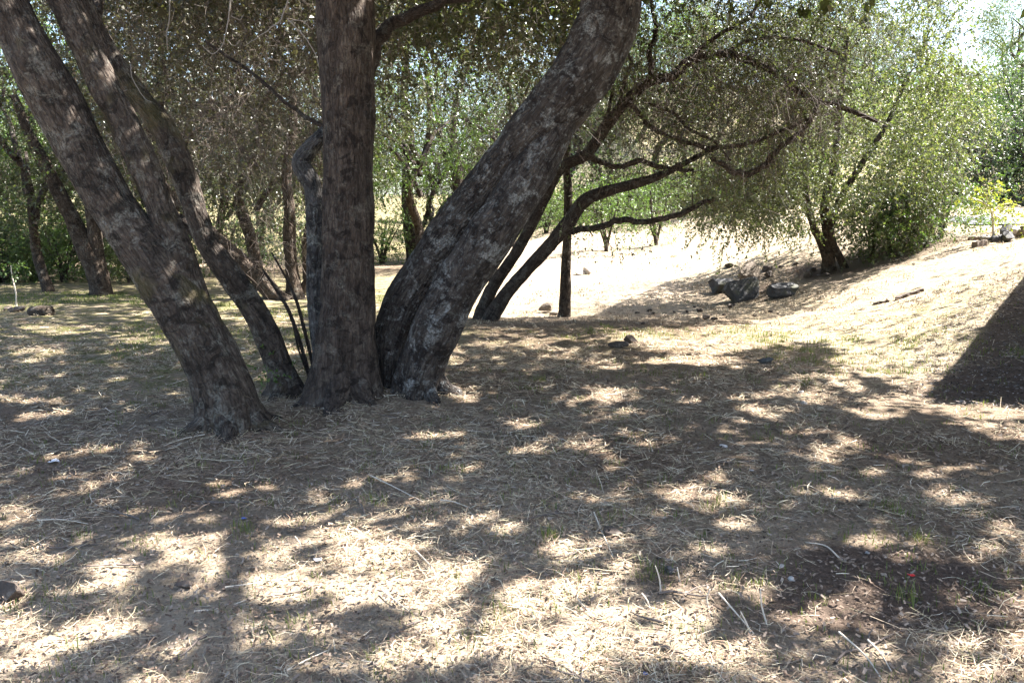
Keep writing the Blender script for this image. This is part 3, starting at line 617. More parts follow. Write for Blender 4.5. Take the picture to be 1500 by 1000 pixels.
# ------ broad oak on the bank, silvery in the sun
g = np.random.default_rng(41)
bR = ground(1214, 398); dR = bR[1]
R1 = [(1216, 412, 8), (1212, 385, 6.5), (1203, 358, 5.5), (1192, 332, 5), (1182, 290, 4.5), (1178, 230, 4), (1170, 150, 3)]
R2 = [(1214, 412, 11), (1214, 380, 9), (1212, 345, 7), (1208, 300, 6), (1222, 240, 5.5), (1230, 150, 4.5), (1240, 60, 3.5)]
R3 = [(1246, 412, 7), (1239, 396, 6), (1228, 372, 5.2), (1218, 348, 5), (1222, 310, 5), (1256, 250, 4.5), (1300, 180, 3.5), (1330, 110, 3)]
n = 1500; q = unit(g.normal(size=(n, 3))) * (g.uniform(0.35, 1, (n, 1)) ** 0.45)
cen = at(1225, 130, dR + .5); cR = cen + q * np.array([3.35, 3.1, 3.9]); cR += 0.35 * g.normal(size=cR.shape)
px_, py_ = project(cR)
okc = (cR[:, 2] > height(cR[:, 0], cR[:, 1]) + 0.55) & (py_ < 372 - 0.0 * px_) & ~((np.abs(px_ - 1205) < 60) & (py_ > 318)) & (px_ < 1425 - 30 * np.sin(py_ / 37))
okc &= ~((px_ < 1150) & (py_ > 340)) & (noise3(cR * 0.75, 77) > -0.30); cR = cR[okc]
skirt = np.concatenate([zone(30, (1040, 1180), (262, 315), (dR - 2.2, dR + .5), g), zone(26, (1000, 1120), (190, 290), (dR - 2, dR + .5), g), zone(30, (1250, 1390), (300, 365), (dR - .6, dR + 1.2), g)])
cR = np.concatenate([skirt, cR])
cR = cR[:560]
bareR = cR[g.integers(0, len(cR), 500)] + g.normal(size=(500, 3)) * .3
oak('oak_tree', 'broad bushy oak with silvery sunlit leaves sweeping low on the bank', 'tree', bR, [(R1, dR), (R2, dR), (R3, dR - .1)], M['bark_far'], cR, M['leaf_sil'], g, stem_names=['trunk', 'trunk', 'trunk'], sides=14,
    per=14, nleaf=26, ll=0.056, lw=0.031, rad=.40, L=.45, bare=bareR, droop=.5)

# ------------------------------------------------------------------ woodland trees and shrubs (prototypes, then copies)
def proto_tree(seed, H, W, leaf, nclump, leafsize, lean=0.0, low=0.25, per=9, nleaf=20, clear=0.0):
    g = np.random.default_rng(seed); pts = [(0, 0, -0.3, .022 * H), (0, 0, 0.05, .020 * H)]
    for k in range(1, 6):
        t = k / 5; pts.append((lean * H * t ** 1.3 + g.normal() * .03 * H, g.normal() * .03 * H, H * .72 * t, .020 * H * (1 - .75 * t)))
    limbs = []
    for k in range(5):
        t = g.uniform(.3, .75); z = H * .72 * t; x0 = lean * H * t ** 1.3; a = g.uniform(0, 6.28); r = W * g.uniform(.4, .8)
        limbs.append(([(x0, 0, z, .010 * H), (x0 + .4 * r * math.cos(a), .4 * r * math.sin(a), z + .12 * H, .008 * H), (x0 + r * math.cos(a), r * math.sin(a), z + .2 * H, .005 * H)], None))
    c = []
    while len(c) < nclump:
        q = unit(g.normal(size=3)) * g.uniform(.3, 1) ** .5; z = H * (low + (1 - low) * .5) + q[2] * H * (1 - low) * .5
        x = lean * H * (z / (.72 * H)) ** 1.3 * .8 + q[0] * W; y = q[1] * W
        if noise3(np.array([x, y, z]) / (W * .45), seed) > -.22 and z > clear: c.append((x, y, z))
    return dict(g=g, stems=[(pts, None)], limbs=limbs, clumps=np.array(c), leaf=leaf, ll=leafsize, per=per, nleaf=nleaf)
def build_proto(p, name, rad=.55, L=.5):
    r, _ = oak(name, '', '', (0, 0, 0), p['stems'], M['bark_far'], p['clumps'], p['leaf'], p['g'], per=p['per'], nleaf=p['nleaf'], ll=p['ll'], lw=p['ll'] * .55, rad=rad, L=L, limbs=p['limbs'], sides=12, flare=.4)
    return r
def place(proto, used, loc, rz, s, label, cat, group):
    o = proto if not used else copy_tree(proto)
    o.location = loc; o.rotation_euler = (0, 0, rz); o.scale = (s, s, s * 1.0)
    return tag(o, label, cat, group)
g = np.random.default_rng(51)
protos = [build_proto(proto_tree(61, 9, 3.2, M['leaf_far'], 190, .082), 'woodland_tree'), build_proto(proto_tree(62, 8, 2.8, M['leaf_oak'], 170, .076, lean=.15), 'woodland_tree'),
          build_proto(proto_tree(63, 10, 3.4, M['leaf_bright'], 190, .082, low=.2), 'woodland_tree'), build_proto(proto_tree(64, 8.5, 3.2, M['leaf_dull'], 170, .074, low=.3), 'woodland_tree')]
used = [False] * 4
WL = ['leafy mid green tree in the woods behind the clearing', 'olive green oak leaning in the woods behind the clearing', 'bright spring green tree in the woods behind the clearing', 'dusty brownish green oak in the woods behind the clearing']
spots = []
for row, (dep, px0, px1, step) in enumerate([(23, -330, 560, 150), (29, -380, 760, 125), (37, -300, 1150, 130), (40, 830, 1250, 75), (50, -300, 1300, 120), (70, -200, 1750, 120), (100, -100, 1800, 110)]):
    for k, px in enumerate(np.arange(px0, px1, step)): spots.append((px + g.uniform(-40, 40), dep * g.uniform(.93, 1.08), (3, 1, 3, 1)[k % 4] if row == 0 and px > 60 else (row * 2 + k) % 4, row))
spots += [(250, 17.5, 3, 0), (380, 19.5, 3, 0), (70, 19.5, 1, 0)]
for px, dep, k, row in spots:
    x = (px - 750) / FPX * dep * 1.0; loc = (x, dep, float(height(x, dep)) - .05)
    far = row >= 5
    place(protos[k], used[k], loc, g.uniform(0, 6.28), g.uniform(.8, 1.15) * (1.0 if row < 4 else 1.0), WL[k].replace('in the woods behind the clearing', 'on the far hillside' if far else ['at the front of the woods behind the meadow', 'deeper in the woods behind the meadow', 'in the woods beyond the bright clearing', 'on the slope above the bright field', 'at the foot of the far hill'][row]), 'tree', 'trees on the far hillside' if far else 'trees in the woods behind the clearing'); used[k] = True

def proto_shrub(seed, H, W, leaf, nclump, leafsize, name='shrub', nstem=7, low=.05, per=9, nleaf=13):
    g = np.random.default_rng(seed); st = []
    for k in range(nstem):
        a = g.uniform(0, 6.28); r = W * g.uniform(.2, .7)
        st.append(([(0.03 * math.cos(a), .03 * math.sin(a), -.1, .022 * H), (.25 * r * math.cos(a), .25 * r * math.sin(a), .3 * H, .016 * H), (r * math.cos(a), r * math.sin(a), .8 * H, .006 * H)], None))
    q = unit(g.normal(size=(nclump, 3))) * g.uniform(.2, 1, (nclump, 1)) ** .5
    c = np.stack([q[:, 0] * W, q[:, 1] * W, H * (low + (1 - low) * .5) + q[:, 2] * H * (1 - low) * .5], -1); c = c[c[:, 2] > .06 * H]
    r, _ = oak(name, '', '', (0, 0, 0), st[:1], M['bark_far'], c, leaf, g, per=per, nleaf=nleaf, ll=leafsize, lw=leafsize * .55, rad=.18 * H + .08, L=.16 * H + .1, limbs=st[1:], sides=8, flare=.2, droop=.2, net_r=.012)
    return r
sh = [proto_shrub(71, 2.0, 1.5, M['leaf_bright'], 60, .07), proto_shrub(72, 2.4, 1.7, M['leaf_dark'], 70, .075), proto_shrub(73, 1.8, 1.3, M['leaf_far'], 55, .07)]
su = [False] * 3
SL = ['bright green leafy shrub', 'dark blue-green rounded shrub', 'pale olive loose shrub']
def shrub(k, px, dep, s, where, group, rz=None):
    x = (px - 750) / FPX * dep; loc = (x, dep, float(height(x, dep)) - .05)
    place(sh[k], su[k], loc, g.uniform(0, 6.28) if rz is None else rz, s, SL[k] + ' ' + where, 'shrub', group); su[k] = True
for k, (px, dep, s) in enumerate([(-90, 22, 1.0), (-30, 22.5, .95), (10, 22, .8), (50, 22.6, .9), (95, 22.4, .9), (190, 22.2, .9), (140, 24, 1.0), (250, 25, .9), (-10, 26, 1.2), (70, 27, 1.3), (140, 27, 1.2), (210, 28, 1.3), (330, 26, 1.0), (380, 31, 1.1), (450, 30, 1.0)]):
    shrub([0, 1, 0, 2, 0, 2][k % 6], px, dep, s, 'along the edge of the shaded meadow', 'shrubs along the edge of the meadow')
for k, (px, dep, s) in enumerate([(745, 29, .7), (800, 30.5, .8), (850, 31, .8), (925, 30.5, .75), (1000, 30, .7), (1035, 29.5, .75), (1105, 28, .8), (560, 34, 1.2), (650, 34, 1.1), (720, 36, 1.3), (780, 33, 1.2), (840, 34, 1.2), (905, 35, 1.3), (950, 33, 1.0), (1000, 34, 1.3), (1060, 33, 1.2), (1120, 31, 1.1), (1150, 34, 1.4)]):
    shrub([2, 0, 2, 0][k % 4], px, dep, s, 'at the top of the bright field', 'shrubs at the top of the bright field')
for k, (px, dep, s) in enumerate([(1420, 34, 1.5), (1465, 35, 1.6), (1500, 33, 1.7), (1550, 35, 1.7), (1380, 36, 1.4), (1610, 34, 1.7)]):
    shrub(1, px, dep, s, 'beyond the asphalt lane', 'dark shrubs beyond the asphalt lane')
for k, px in enumerate(np.linspace(1180, 1700, 22)):
    dep = [44, 55, 68, 84][k % 4] * g.uniform(.95, 1.05); shrub([0, 2, 1, 0, 2][k % 5], px + g.uniform(-20, 20), dep, g.uniform(1.2, 2.0), 'scattered on the grassy hillside', 'shrubs scattered on the hillside')
# shrub on the bank beside the broad oak
shrub(0, 1300, 16.9, .72, 'growing low beside the broad oak on the bank', None); shrub(1, 1275, 17.2, .6, 'growing low beside the broad oak on the bank', None); shrub(0, 1372, 17.4, .75, 'at the sunny end of the bank near the lane', None)
shrub(0, 1072, 27.0, .62, 'standing alone on the bright field slope', None)

# ------ individual trees in the middle distance
def simple_tree(label, stems, cl, leaf, seed, group=None, limbs=(), ll=.07, per=9, bare=None, mats=None, base_px=None, flare=.4, bark='bark_far', lit=True):
    g = np.random.default_rng(seed); b0 = ground(*base_px); d = b0[1]
    cl = lit_filter(zone(cl[0], cl[1], cl[2], (d + cl[3][0], d + cl[3][1]), g)) if cl else np.zeros((0, 3))
    br = zone(bare[0], bare[1], bare[2], (d - .8, d + .8), g) if bare else None
    return oak('oak_tree', label, 'tree', b0, [(s, d + .05 * k) for k, s in enumerate(stems)], M[bark], cl, leaf, g, group, per=per, ll=ll, lw=ll * .55, sides=14, limbs=[(l, d) for l in limbs], bare=br, bare_L=.9, bare_r=.004, stem_names=['trunk'] + ['stem'] * (len(stems) - 1), flare=flare, rad=.5 if lit else .34, lit=lit)
simple_tree('dark oak leaning left at the far side of the shaded meadow, forked low', [[(150, 446, 17), (149, 425, 14), (143, 400, 14), (128, 370, 14), (108, 325, 11), (88, 285, 10), (62, 235, 9), (40, 190, 7), (20, 140, 5)], [(146, 395, 10), (140, 355, 10), (135, 310, 9), (128, 260, 8), (110, 180, 6), (105, 100, 5)]],
            (60, (-60, 190), (20, 330), (-1.0, 2.0)), M['leaf_far'], 81, base_px=(150, 432))
simple_tree('dark oak with a swollen mossy base beside the bright clearing', [[(432, 450, 18), (432, 425, 12), (428, 395, 9), (424, 350, 9), (424, 310, 8), (420, 250, 7), (430, 180, 6), (425, 100, 4)], [(440, 432, 6), (452, 400, 4), (456, 350, 3), (450, 300, 3)]],
            (40, (330, 470), (180, 340), (0, 2)), M['leaf_dull'], 82, base_px=(432, 437), bare=(120, (380, 460), (240, 400)))
simple_tree('low oak trunk sprawling left along the ground beyond the slim stem', [[(420, 446, 12), (402, 432, 12), (380, 408, 12), (352, 382, 12), (325, 358, 11), (295, 328, 9), (262, 298, 8), (235, 265, 7), (215, 220, 5)]],
            (26, (200, 400), (150, 330), (-.3, 1.5)), M['leaf_oak'], 83, base_px=(412, 438), bare=(150, (300, 420), (300, 390)))
simple_tree('reddish brown trunk standing between the upright and the leaning trunks', [[(606, 400, 12), (605, 375, 9.5), (600, 340, 8.5), (597, 300, 8.5), (598, 250, 8.5), (600, 200, 7), (592, 130, 5), (600, 40, 4)], [(610, 345, 4), (622, 325, 3.5), (632, 290, 3), (640, 240, 2.5)]],
            (46, (540, 680), (60, 330), (-.4, 2)), M['leaf_oak'], 84, base_px=(606, 385), bare=(420, (545, 690), (110, 320)))
simple_tree('pale forked trunk half hidden behind the paired leaning trunks', [[(668, 370, 9), (670, 320, 7.5), (671, 280, 7), (672, 245, 6), (664, 205, 5.5), (668, 150, 4.5), (690, 80, 3)], [(670, 282, 4.5), (660, 250, 4), (648, 215, 3.5), (640, 170, 3), (625, 110, 2.5)]],
            (50, (600, 800), (40, 290), (0, 2.2)), M['leaf_far'], 85, base_px=(668, 372), bare=(260, (600, 760), (80, 280)))
for px, py, top, lab, sd in ((888, 368, 300, 'small multi-stemmed bushy oak standing on the bright field', 86), (961, 360, 290, 'spindly thin-stemmed bush beside the small oak on the bright field', 87)):
    st = [[(px, py + 8, 3), (px, py - 4, 3), (px - 2, py - 25, 2.4), (px - 6, py - 45, 2), (px - 8, py - 80, 1.2)], [(px, py, 2), (px + 4, py - 20, 2), (px + 9, py - 40, 1.6), (px + 18, py - 75, 1)], [(px, py, 2), (px - 4, py - 18, 1.8), (px - 14, py - 45, 1.4), (px - 20, py - 70, 1)]]
    simple_tree(lab, st, (40 if px < 900 else 26, (px - 48, px + 48), (top - 20, py - 26), (-.8, .8)), M['leaf_bright'], sd, base_px=(px, py), ll=.06, lit=False)

# ------------------------------------------------------------------ sucker shoots between the trunks
g = np.random.default_rng(90)
for pts, lab in (([(460, 575, 3.2), (445, 520, 3), (425, 460, 2.8), (405, 425, 2.4), (385, 395, 1.6)], 'bare curved sucker shoot leaning left between slim stem and upright trunk'),
                 ([(466, 570, 3), (455, 520, 2.8), (440, 460, 2.6), (430, 430, 2.4), (418, 405, 1.6), (398, 370, 1.2)], 'bare sucker shoot standing closest to the upright trunk'),
                 ([(462, 575, 2), (450, 545, 1.8), (437, 510, 1.5), (428, 470, 1)], 'short thin sucker shoot between the two longer ones')):
    b0 = ground(pts[0][0], pts[0][1]); P, rr = pixpath(pts, b0[1] + .1); P[0, 2] = height(P[0, 0], P[0, 1]) - .05
    m = MB(); Q = spline(P, 8); tube(m, Q, np.interp(np.linspace(0, len(P) - 1, len(Q)), np.arange(len(P)), rr), 8, rough=.08)
    tag(m.build('sucker_shoot', M['branch'], None, b0, smooth=True, bark=True), lab, 'shoot', 'sucker shoots between the trunks')
m, l = MB(), MB(); b0 = ground(402, 578); C = b0 + g.normal(size=(7, 3)) * .07 + np.array([-.03, -.1, .22]); r0 = empty('leafy_sprout', b0, 'small green leafy sprout at the foot of the slim stem', 'sprout')
for c in C: tube(m, np.array([b0 + [0, -.1, -.02], (b0 + c) / 2 + [0, -.05, .02], c]), [.004, .003, .002], 5)
clump_sprays(C, np.full(len(C), .06), 5, .08, 6, .035, .02, .1, g, .0015, m, l); m.build('stem', M['twig'], r0, b0); l.build('foliage', M['leaf_bright'], r0, b0, kind='stuff')

# ------------------------------------------------------------------ rocks
def rock_mesh(size, seed, cuts=9, sub=4):
    import bmesh
    bm = bmesh.new(); bmesh.ops.create_icosphere(bm, subdivisions=sub, radius=1.0)
    V = np.array([v.co[:] for v in bm.verts]); F = np.array([[v.index for v in f.verts] for f in bm.faces]); bm.free()
    g = np.random.default_rng(seed); V = V / (np.sum(np.abs(V) ** 4.5, 1) ** (1 / 4.5))[:, None] * 0.92
    for _ in range(cuts):
        n = unit(g.normal(size=3)); dcut = g.uniform(.45, .8); e = V @ n - dcut; V = V - np.where(e > 0, e * .98, 0)[:, None] * n
    V = V * (1 + .06 * noise3(V * 2.2 + seed, seed) + .03 * noise3(V * 6 + seed, seed + 1) + .015 * noise3(V * 14, seed))[:, None]
    return V * np.array(size), F
def rock(name, px, py, size, mat, label, cat, seed, group=None, rz=0, sink=.35, loc=None, tilt=0, sub=4, rest=None):
    b0 = ground(px, py) if loc is None else np.array(loc); V, F = rock_mesh(size, seed, sub=sub)
    m = MB(); m.add(V, None, F); o = m.build(name, mat, None, (0, 0, 0), smooth=False)
    o.location = (b0[0], b0[1], (b0[2] if rest is None else rest) + size[2] * (1 - sink)); o.rotation_euler = (tilt, 0, rz)
    return tag(o, label, cat, group)
rock('boulder', 1079, 441, (.43, .34, .31), M['stone'], 'largest dark rounded boulder in the shaded cluster', 'boulder', 101, rz=.3, sink=.2)
rock('boulder', 1094, 420, (.30, .22, .32), M['stone_tan'], 'upright tan boulder standing behind the largest dark boulder', 'boulder', 102, rz=.5, sink=.15)
rock('boulder', 1055, 427, (.33, .24, .20), M['stone'], 'low blocky boulder against the left flank of the largest boulder', 'boulder', 103, rz=-.3)
rock('boulder', 1150, 433, (.38, .26, .20), M['stone'], 'flat low dark boulder apart from the cluster, nearest the broad oak', 'boulder', 104, rz=.15)
for k, (px, py, s) in enumerate([(1124, 397, .11), (1125, 406, .12), (1068, 392, .10), (1145, 392, .06), (1190, 398, .09), (1183, 406, .12), (1165, 388, .06), (1210, 405, .07)]):
    rock('rock', px, py, (s * 1.25, s, s * .8), M['clod'], 'small dark rock lying in the shade under the broad oak', 'rock', 110 + k, 'small dark rocks under the broad oak', rz=k, sub=2)
for k, (px, py, s) in enumerate([(1070, 451, .07), (1075, 448, .05), (1026, 457, .06), (1017, 450, .03), (1007, 458, .04), (1033, 468, .075), (1045, 469, .06), (1042, 462, .03), (1022, 467, .035), (1060, 462, .03), (951, 457, .05), (957, 460, .04), (934, 460, .04), (988, 458, .03), (942, 475, .04), (1105, 463, .035), (1128, 458, .04), (1140, 460, .03)]):
    rock('clod', px, py, (s * 1.3, s, s * .75), M['clod'], 'small dark clod scattered on the ground in front of the boulders', 'clod', 120 + k, 'small dark clods in front of the boulders', rz=k, sub=2)
rock('stone', 798, 458, (.17, .12, .11), M['stone_tan'], 'tan squarish stone lying beside the thin straight trunk', 'stone', 141, sink=.15, rz=.3, sub=3)
rock('stone', 812, 461, (.10, .07, .05), M['stone_tan'], 'small flat stone between the tan squarish stone and thin trunk', 'stone', 142, sub=3)
rock('stone', 848, 402, (.17, .12, .08), M['stone_pale'], 'pale low stone on the bright field, wider of a pair', 'stone', 143, sub=3)
rock('stone', 861, 401, (.13, .1, .11), M['stone_pale'], 'pale rounded stone on the bright field, taller of a pair', 'stone', 144, sub=3)
rock('rock', 1120, 534, (.10, .07, .055), M['stone'], 'lone grey rock on the streaky ground near the foot of the bank', 'rock', 145, sub=3)
rock('clod', 922, 503, (.11, .09, .075), M['clod'], 'dark crumbly root clod on the streaky sunlit ground', 'clod', 146, sub=3, sink=.3)
rock('clod', 905, 509, (.15, .08, .055), M['clod'], 'lower dark clod touching the crumbly root clod', 'clod', 147, sub=3, sink=.4)
rock('clod', 900, 786, (.06, .05, .03), M['clod'], 'dark earth clod on the dry thatch, upper one', 'clod', 148, sub=3)
rock('clod', 272, 862, (.05, .035, .025), M['clod'], 'dark earth clod in the sunlit thatch', 'clod', 149, sub=3)
rock('clod', 18, 884, (.06, .05, .06), M['clod'], 'rough brown stump-like lump in the dappled thatch', 'clod', 150, sub=3, sink=.25)
rock('rock', 982, 838, (.04, .03, .02), M['stone'], 'small dark blue-grey pebble by the dry stubble', 'rock', 151, sub=2)
for k, (px, py, s) in enumerate([(1060, 655, .025), (1172, 577, .03), (1178, 592, .028), (940, 632, .02), (1145, 832, .015), (1160, 850, .018), (1235, 822, .014), (1270, 812, .014), (1100, 690, .016)]):
    rock('pebble', px, py, (s * 1.3, s, s * .7), M['stone_pale'], 'small pale pebble lying in the brown litter', 'pebble', 160 + k, 'pale pebbles in the litter', rz=k, sub=2)
# sapling planted in a ring of stones by the lane, with a timber edging
bS = ground(1458, 352); dS = bS[1]
rs = empty('sapling', bS, 'young staked sapling with yellow-green drooping leaves inside a ring of stones', 'sapling')
m = MB(); P, rr = pixpath([(1456, 358, 2.2), (1455, 335, 1.8), (1453, 312, 1.6), (1445, 300, 1.3), (1430, 292, 1.0), (1415, 288, .7)], dS); P[0, 2] = bS[2] - .05; tube(m, spline(P, 6), np.interp(np.linspace(0, 5, 31), np.arange(6), rr), 8)
for pts in ([(1453, 312, 1.3), (1465, 300, 1), (1480, 298, .8), (1495, 302, .5)], [(1454, 318, 1.2), (1470, 318, 1), (1490, 318, .7)], [(1447, 302, 1), (1445, 285, .8), (1455, 278, .5)]):
    P, rr = pixpath(pts, dS); tube(m, P, rr, 6)
m.build('trunk', M['stalk'], rs, bS, smooth=True, bark=True)
C = at(np.array([1412, 1425, 1440, 1450, 1462, 1445, 1478, 1492, 1470, 1488, 1455, 1432, 1500, 1465]), np.array([292, 287, 282, 276, 280, 290, 296, 302, 318, 318, 300, 296, 320, 308]), np.full(14, dS) + g.uniform(-.3, .3, 14))
m, l = MB(), MB(); clump_sprays(C, np.full(14, .12), 7, .2, 9, .075, .03, .6, g, .002, m, l); m.build('twigs', M['twig'], rs, bS, kind='stuff'); l.build('crown', M['leaf_yellow'], rs, bS, kind='stuff')
for k, (px, py, s, mt) in enumerate([(1426, 352, .10, 'stone_tan'), (1436, 353, .08, 'stone_tan'), (1444, 353, .11, 'stone_pale'), (1456, 354, .12, 'stone'), (1466, 353, .10, 'stone'), (1476, 354, .15, 'stone'), (1486, 345, .13, 'stone_pale'), (1474, 343, .17, 'stone'), (1498, 346, .16, 'stone_tan')]):
    rock('stone', px, py, (s * 1.2, s, s * .85), M[mt], {'stone': 'dark', 'stone_pale': 'pale', 'stone_tan': 'tan'}[mt] + ' stone in the ring around the young sapling', 'stone', 180 + k, 'stones ringed around the sapling', rz=k, sub=2)
def beam(name, a, bb, w, h, mat, label, cat, parts=8, seed=0, lift=0.0):
    a, bb = np.array(a, float), np.array(bb, float); g = np.random.default_rng(seed); L = np.linalg.norm(bb - a); m = MB()
    xs = np.linspace(-L / 2, L / 2, parts + 1); j = lambda: g.normal(size=parts + 1) * .006
    V = np.stack([np.stack([xs, sy * w / 2 + j(), sz * h / 2 + j()], -1) for sy, sz in ((-1, -1), (1, -1), (1, 1), (-1, 1))], 1).reshape(-1, 3)
    q = [[i * 4 + k, i * 4 + (k + 1) % 4, i * 4 + 4 + (k + 1) % 4, i * 4 + 4 + k] for i in range(parts) for k in range(4)] + [[3, 2, 1, 0], [parts * 4 + k for k in range(4)]]
    m.add(V, q); o = m.build(name, mat); d = bb - a
    o.location = (a + bb) / 2 + np.array([0, 0, lift]); o.rotation_euler = Vector(d).to_track_quat('X', 'Z').to_euler(); return tag(o, label, cat)
a = ground(1427, 362); c = ground(1474, 362); c = np.array([c[0], a[1] + .1, float(height(c[0], a[1] + .1))])
beam('timber', a, c, .12, .12, M['timber'], 'short weathered timber lying in front of the ringed sapling', 'timber', lift=.04)
a = ground(1312, 440); c = ground(1352, 427)
beam('timber', a, c, .05, .12, M['timber_dark'], 'dark plank edge sticking out of the sunlit bank', 'plank', seed=3, lift=-.01)
a = ground(1280, 446); c = ground(1303, 442)
beam('timber', a, c, .04, .10, M['timber_dark'], 'broken end of plank edge half buried lower on the bank', 'plank', seed=4, lift=-.02)
# cut log and a tiny planted seedling in the shaded meadow
a = ground(48, 463); c = ground(73, 462); lo = (a + c) / 2
m = MB(); tube(m, np.array([a, (a * .6 + c * .4), c]) + [0, 0, .07], [.10, .11, .10], 16, rough=.1, seed=5)
m.add(*[np.concatenate([[a + [0, 0, .07]], a + [0, 0, .07] + .10 * np.stack([0 * np.arange(16), np.cos(np.arange(16) * np.pi / 8), np.sin(np.arange(16) * np.pi / 8)], -1)]), None, np.array([[0, 1 + (k + 1) % 16, 1 + k] for k in range(16)])])
tag(m.build('log', M['bark_far'], None, lo, smooth=True, bark=True), 'short cut log lying in the shaded meadow', 'log')
b0 = ground(24, 452); rs = empty('seedling', b0, 'thin pale seedling with a leafy tip in the shaded meadow', 'seedling')
m = MB(); P = np.array([b0 + [0, 0, -.05], b0 + [.02, 0, .3], b0 + [-.02, 0, .6], b0 + [-.03, 0, .85]]); tube(m, spline(P, 4), np.linspace(.018, .008, 13), 7); m.build('stem', M['stalk'], rs, b0, smooth=True, bark=True)
m, l = MB(), MB(); clump_sprays(P[-1:] + g.normal(size=(5, 3)) * .08, np.full(5, .08), 6, .12, 7, .05, .03, .2, g, .002, m, l); m.build('twigs', M['twig'], rs, b0, kind='stuff'); l.build('crown', M['leaf_bright'], rs, b0, kind='stuff')
for k, (px, py, s) in enumerate([(14, 455, .08), (30, 456, .09), (20, 457, .07)]):
    rock('stone', px, py, (s * 1.3, s, s * .8), M['clod'], 'dark stone at the foot of the thin seedling', 'stone', 195 + k, 'dark stones at the foot of the seedling', sub=2)

# ------------------------------------------------------------------ shed just outside the picture that throws the straight-edged shade
gc = ground(1356, 582); zc = 3.0; pc = gc + SUN * ((zc - gc[2]) / SUN[2])
far_g = ground(1500, 405); pf = far_g + SUN * ((zc - far_g[2]) / SUN[2])
e1 = unit((pf - pc)[:2]); e2 = np.array([e1[1], -e1[0]]); L1, L2 = float(np.linalg.norm((pf - pc)[:2])) + 1.2, 4.2
shed = empty('shed', (pc[0], pc[1], float(height(pc[0] + 1, pc[1]))), 'low shed standing right of the bark-chip ground, casting straight-edged shade', 'shed')
sb = np.array(shed.location)
def prism(name, mat, o2, u, v, z0, z1, parent):
    m = MB(); c = [o2, o2 + u, o2 + u + v, o2 + v]; V = [(*p, z0[i]) for i, p in enumerate(c)] + [(*p, z1[i]) for i, p in enumerate(c)]
    m.add(V, [[3, 2, 1, 0], [4, 5, 6, 7]] + [[k, (k + 1) % 4, 4 + (k + 1) % 4, 4 + k] for k in range(4)]); return m.build(name, mat, parent, sb)
o2 = pc[:2]
prism('roof', M['roofing'], o2, e1 * L1, e2 * L2, [zc - .14, zc - .14, zc + .5, zc + .5], [zc, zc, zc + .64, zc + .64], shed)
wo = o2 + e1 * .35 + e2 * .35; W1, W2 = L1 - .7, L2 - .7; t_ = .12
for u, v, oo in ((e1 * W1, e2 * t_, wo), (e1 * W1, e2 * t_, wo + e2 * (W2 - t_)), (e2 * (W2 - 2 * t_ - .01), e1 * t_, wo + e2 * (t_ + .005)), (e2 * (W2 - 2 * t_ - .01), e1 * t_, wo + e2 * (t_ + .005) + e1 * (W1 - t_))):
    prism('wall', M['siding'], oo, u, v, [-.3 + .0] * 4, [zc - .16] * 4, shed)
dr = prism('door', M['timber'], wo + e1 * 1.0 - e2 * .03, e1 * .85, e2 * .028, [sb[2] + .05] * 4, [sb[2] + 1.95] * 4, shed)
wd = prism('window', M['timber'], wo + e1 * 2.6 - e2 * .03, e1 * .8, e2 * .028, [sb[2] + 1.0] * 4, [sb[2] + 1.7] * 4, shed)
pn = prism('pane', M['glass'], wo + e1 * 2.66 - e2 * .036, e1 * .68, e2 * .005, [sb[2] + 1.06] * 4, [sb[2] + 1.64] * 4, wd); 
# ------------------------------------------------------------------ dry thatch, litter, chips, grass
g = np.random.default_rng(200)
def scatter(n, y0, y1, pw=1.0):
    u = g.random(n); y = y0 * (y1 / y0) ** (u ** pw); x = g.uniform(-1, 1, n) * (0.80 * y + .8); return x, y
def ribbons(x, y, L, w, tilt, mat, name, lift=.004, curl=.25, segs=2):
    n = len(x); a = g.uniform(0, 2 * np.pi, n); d = np.stack([np.cos(a), np.sin(a), np.tan(g.normal(size=n) * tilt)], -1); d = unit(d)
    side = np.stack([-np.sin(a), np.cos(a), g.normal(size=n) * .5], -1); side = unit(side)
    c = np.stack([x, y, height(x, y) + lift + np.abs(g.normal(size=n)) * .017], -1); kx = g.normal(size=n) * curl
    t = np.linspace(-.5, .5, segs + 1); perp = np.stack([-np.sin(a), np.cos(a), 0 * a], -1)
    P = c[:, None] + d[:, None] * (L[:, None] * t)[..., None] + perp[:, None] * (kx[:, None] * L[:, None] * (t ** 2 * 2))[..., None] + np.array([0, 0, -1]) * (np.abs(kx)[:, None] * L[:, None] * t ** 2 * .6)[..., None]
    hz = height(P[..., 0], P[..., 1]) + .002; P[..., 2] = np.maximum(P[..., 2], hz)
    ww = w[:, None, None] * np.array([.7, 1, .5])[None, :segs + 1, None] * .5
    V = np.stack([P - side[:, None] * ww, P + side[:, None] * ww], 2).reshape(-1, 3)
    k = 2 * (segs + 1); q = np.array([[2 * i, 2 * i + 1, 2 * i + 3, 2 * i + 2] for i in range(segs)])
    m = MB(); m.add(V, (np.arange(n)[:, None, None] * k + q[None]).reshape(-1, 4)); return m.build(name, mat, kind='stuff')
x, y = scatter(200000, 2.0, 15, .92); s_, gr_, dd_ = cover(x, y)
keep = g.random(len(x)) < np.clip(.5 + .9 * s_ - .95 * dd_, .06, 1) * np.clip(0.6 + .9 * noise2(x * 1.6, y * 1.6, 41) + .5 * noise2(x * 5, y * 5, 42), .08, 1.2); x, y = x[keep], y[keep]
L = np.exp(g.normal(size=len(x)) * .5) * .06; w = (.0013 + .00035 * y) * g.uniform(.7, 1.4, len(x))
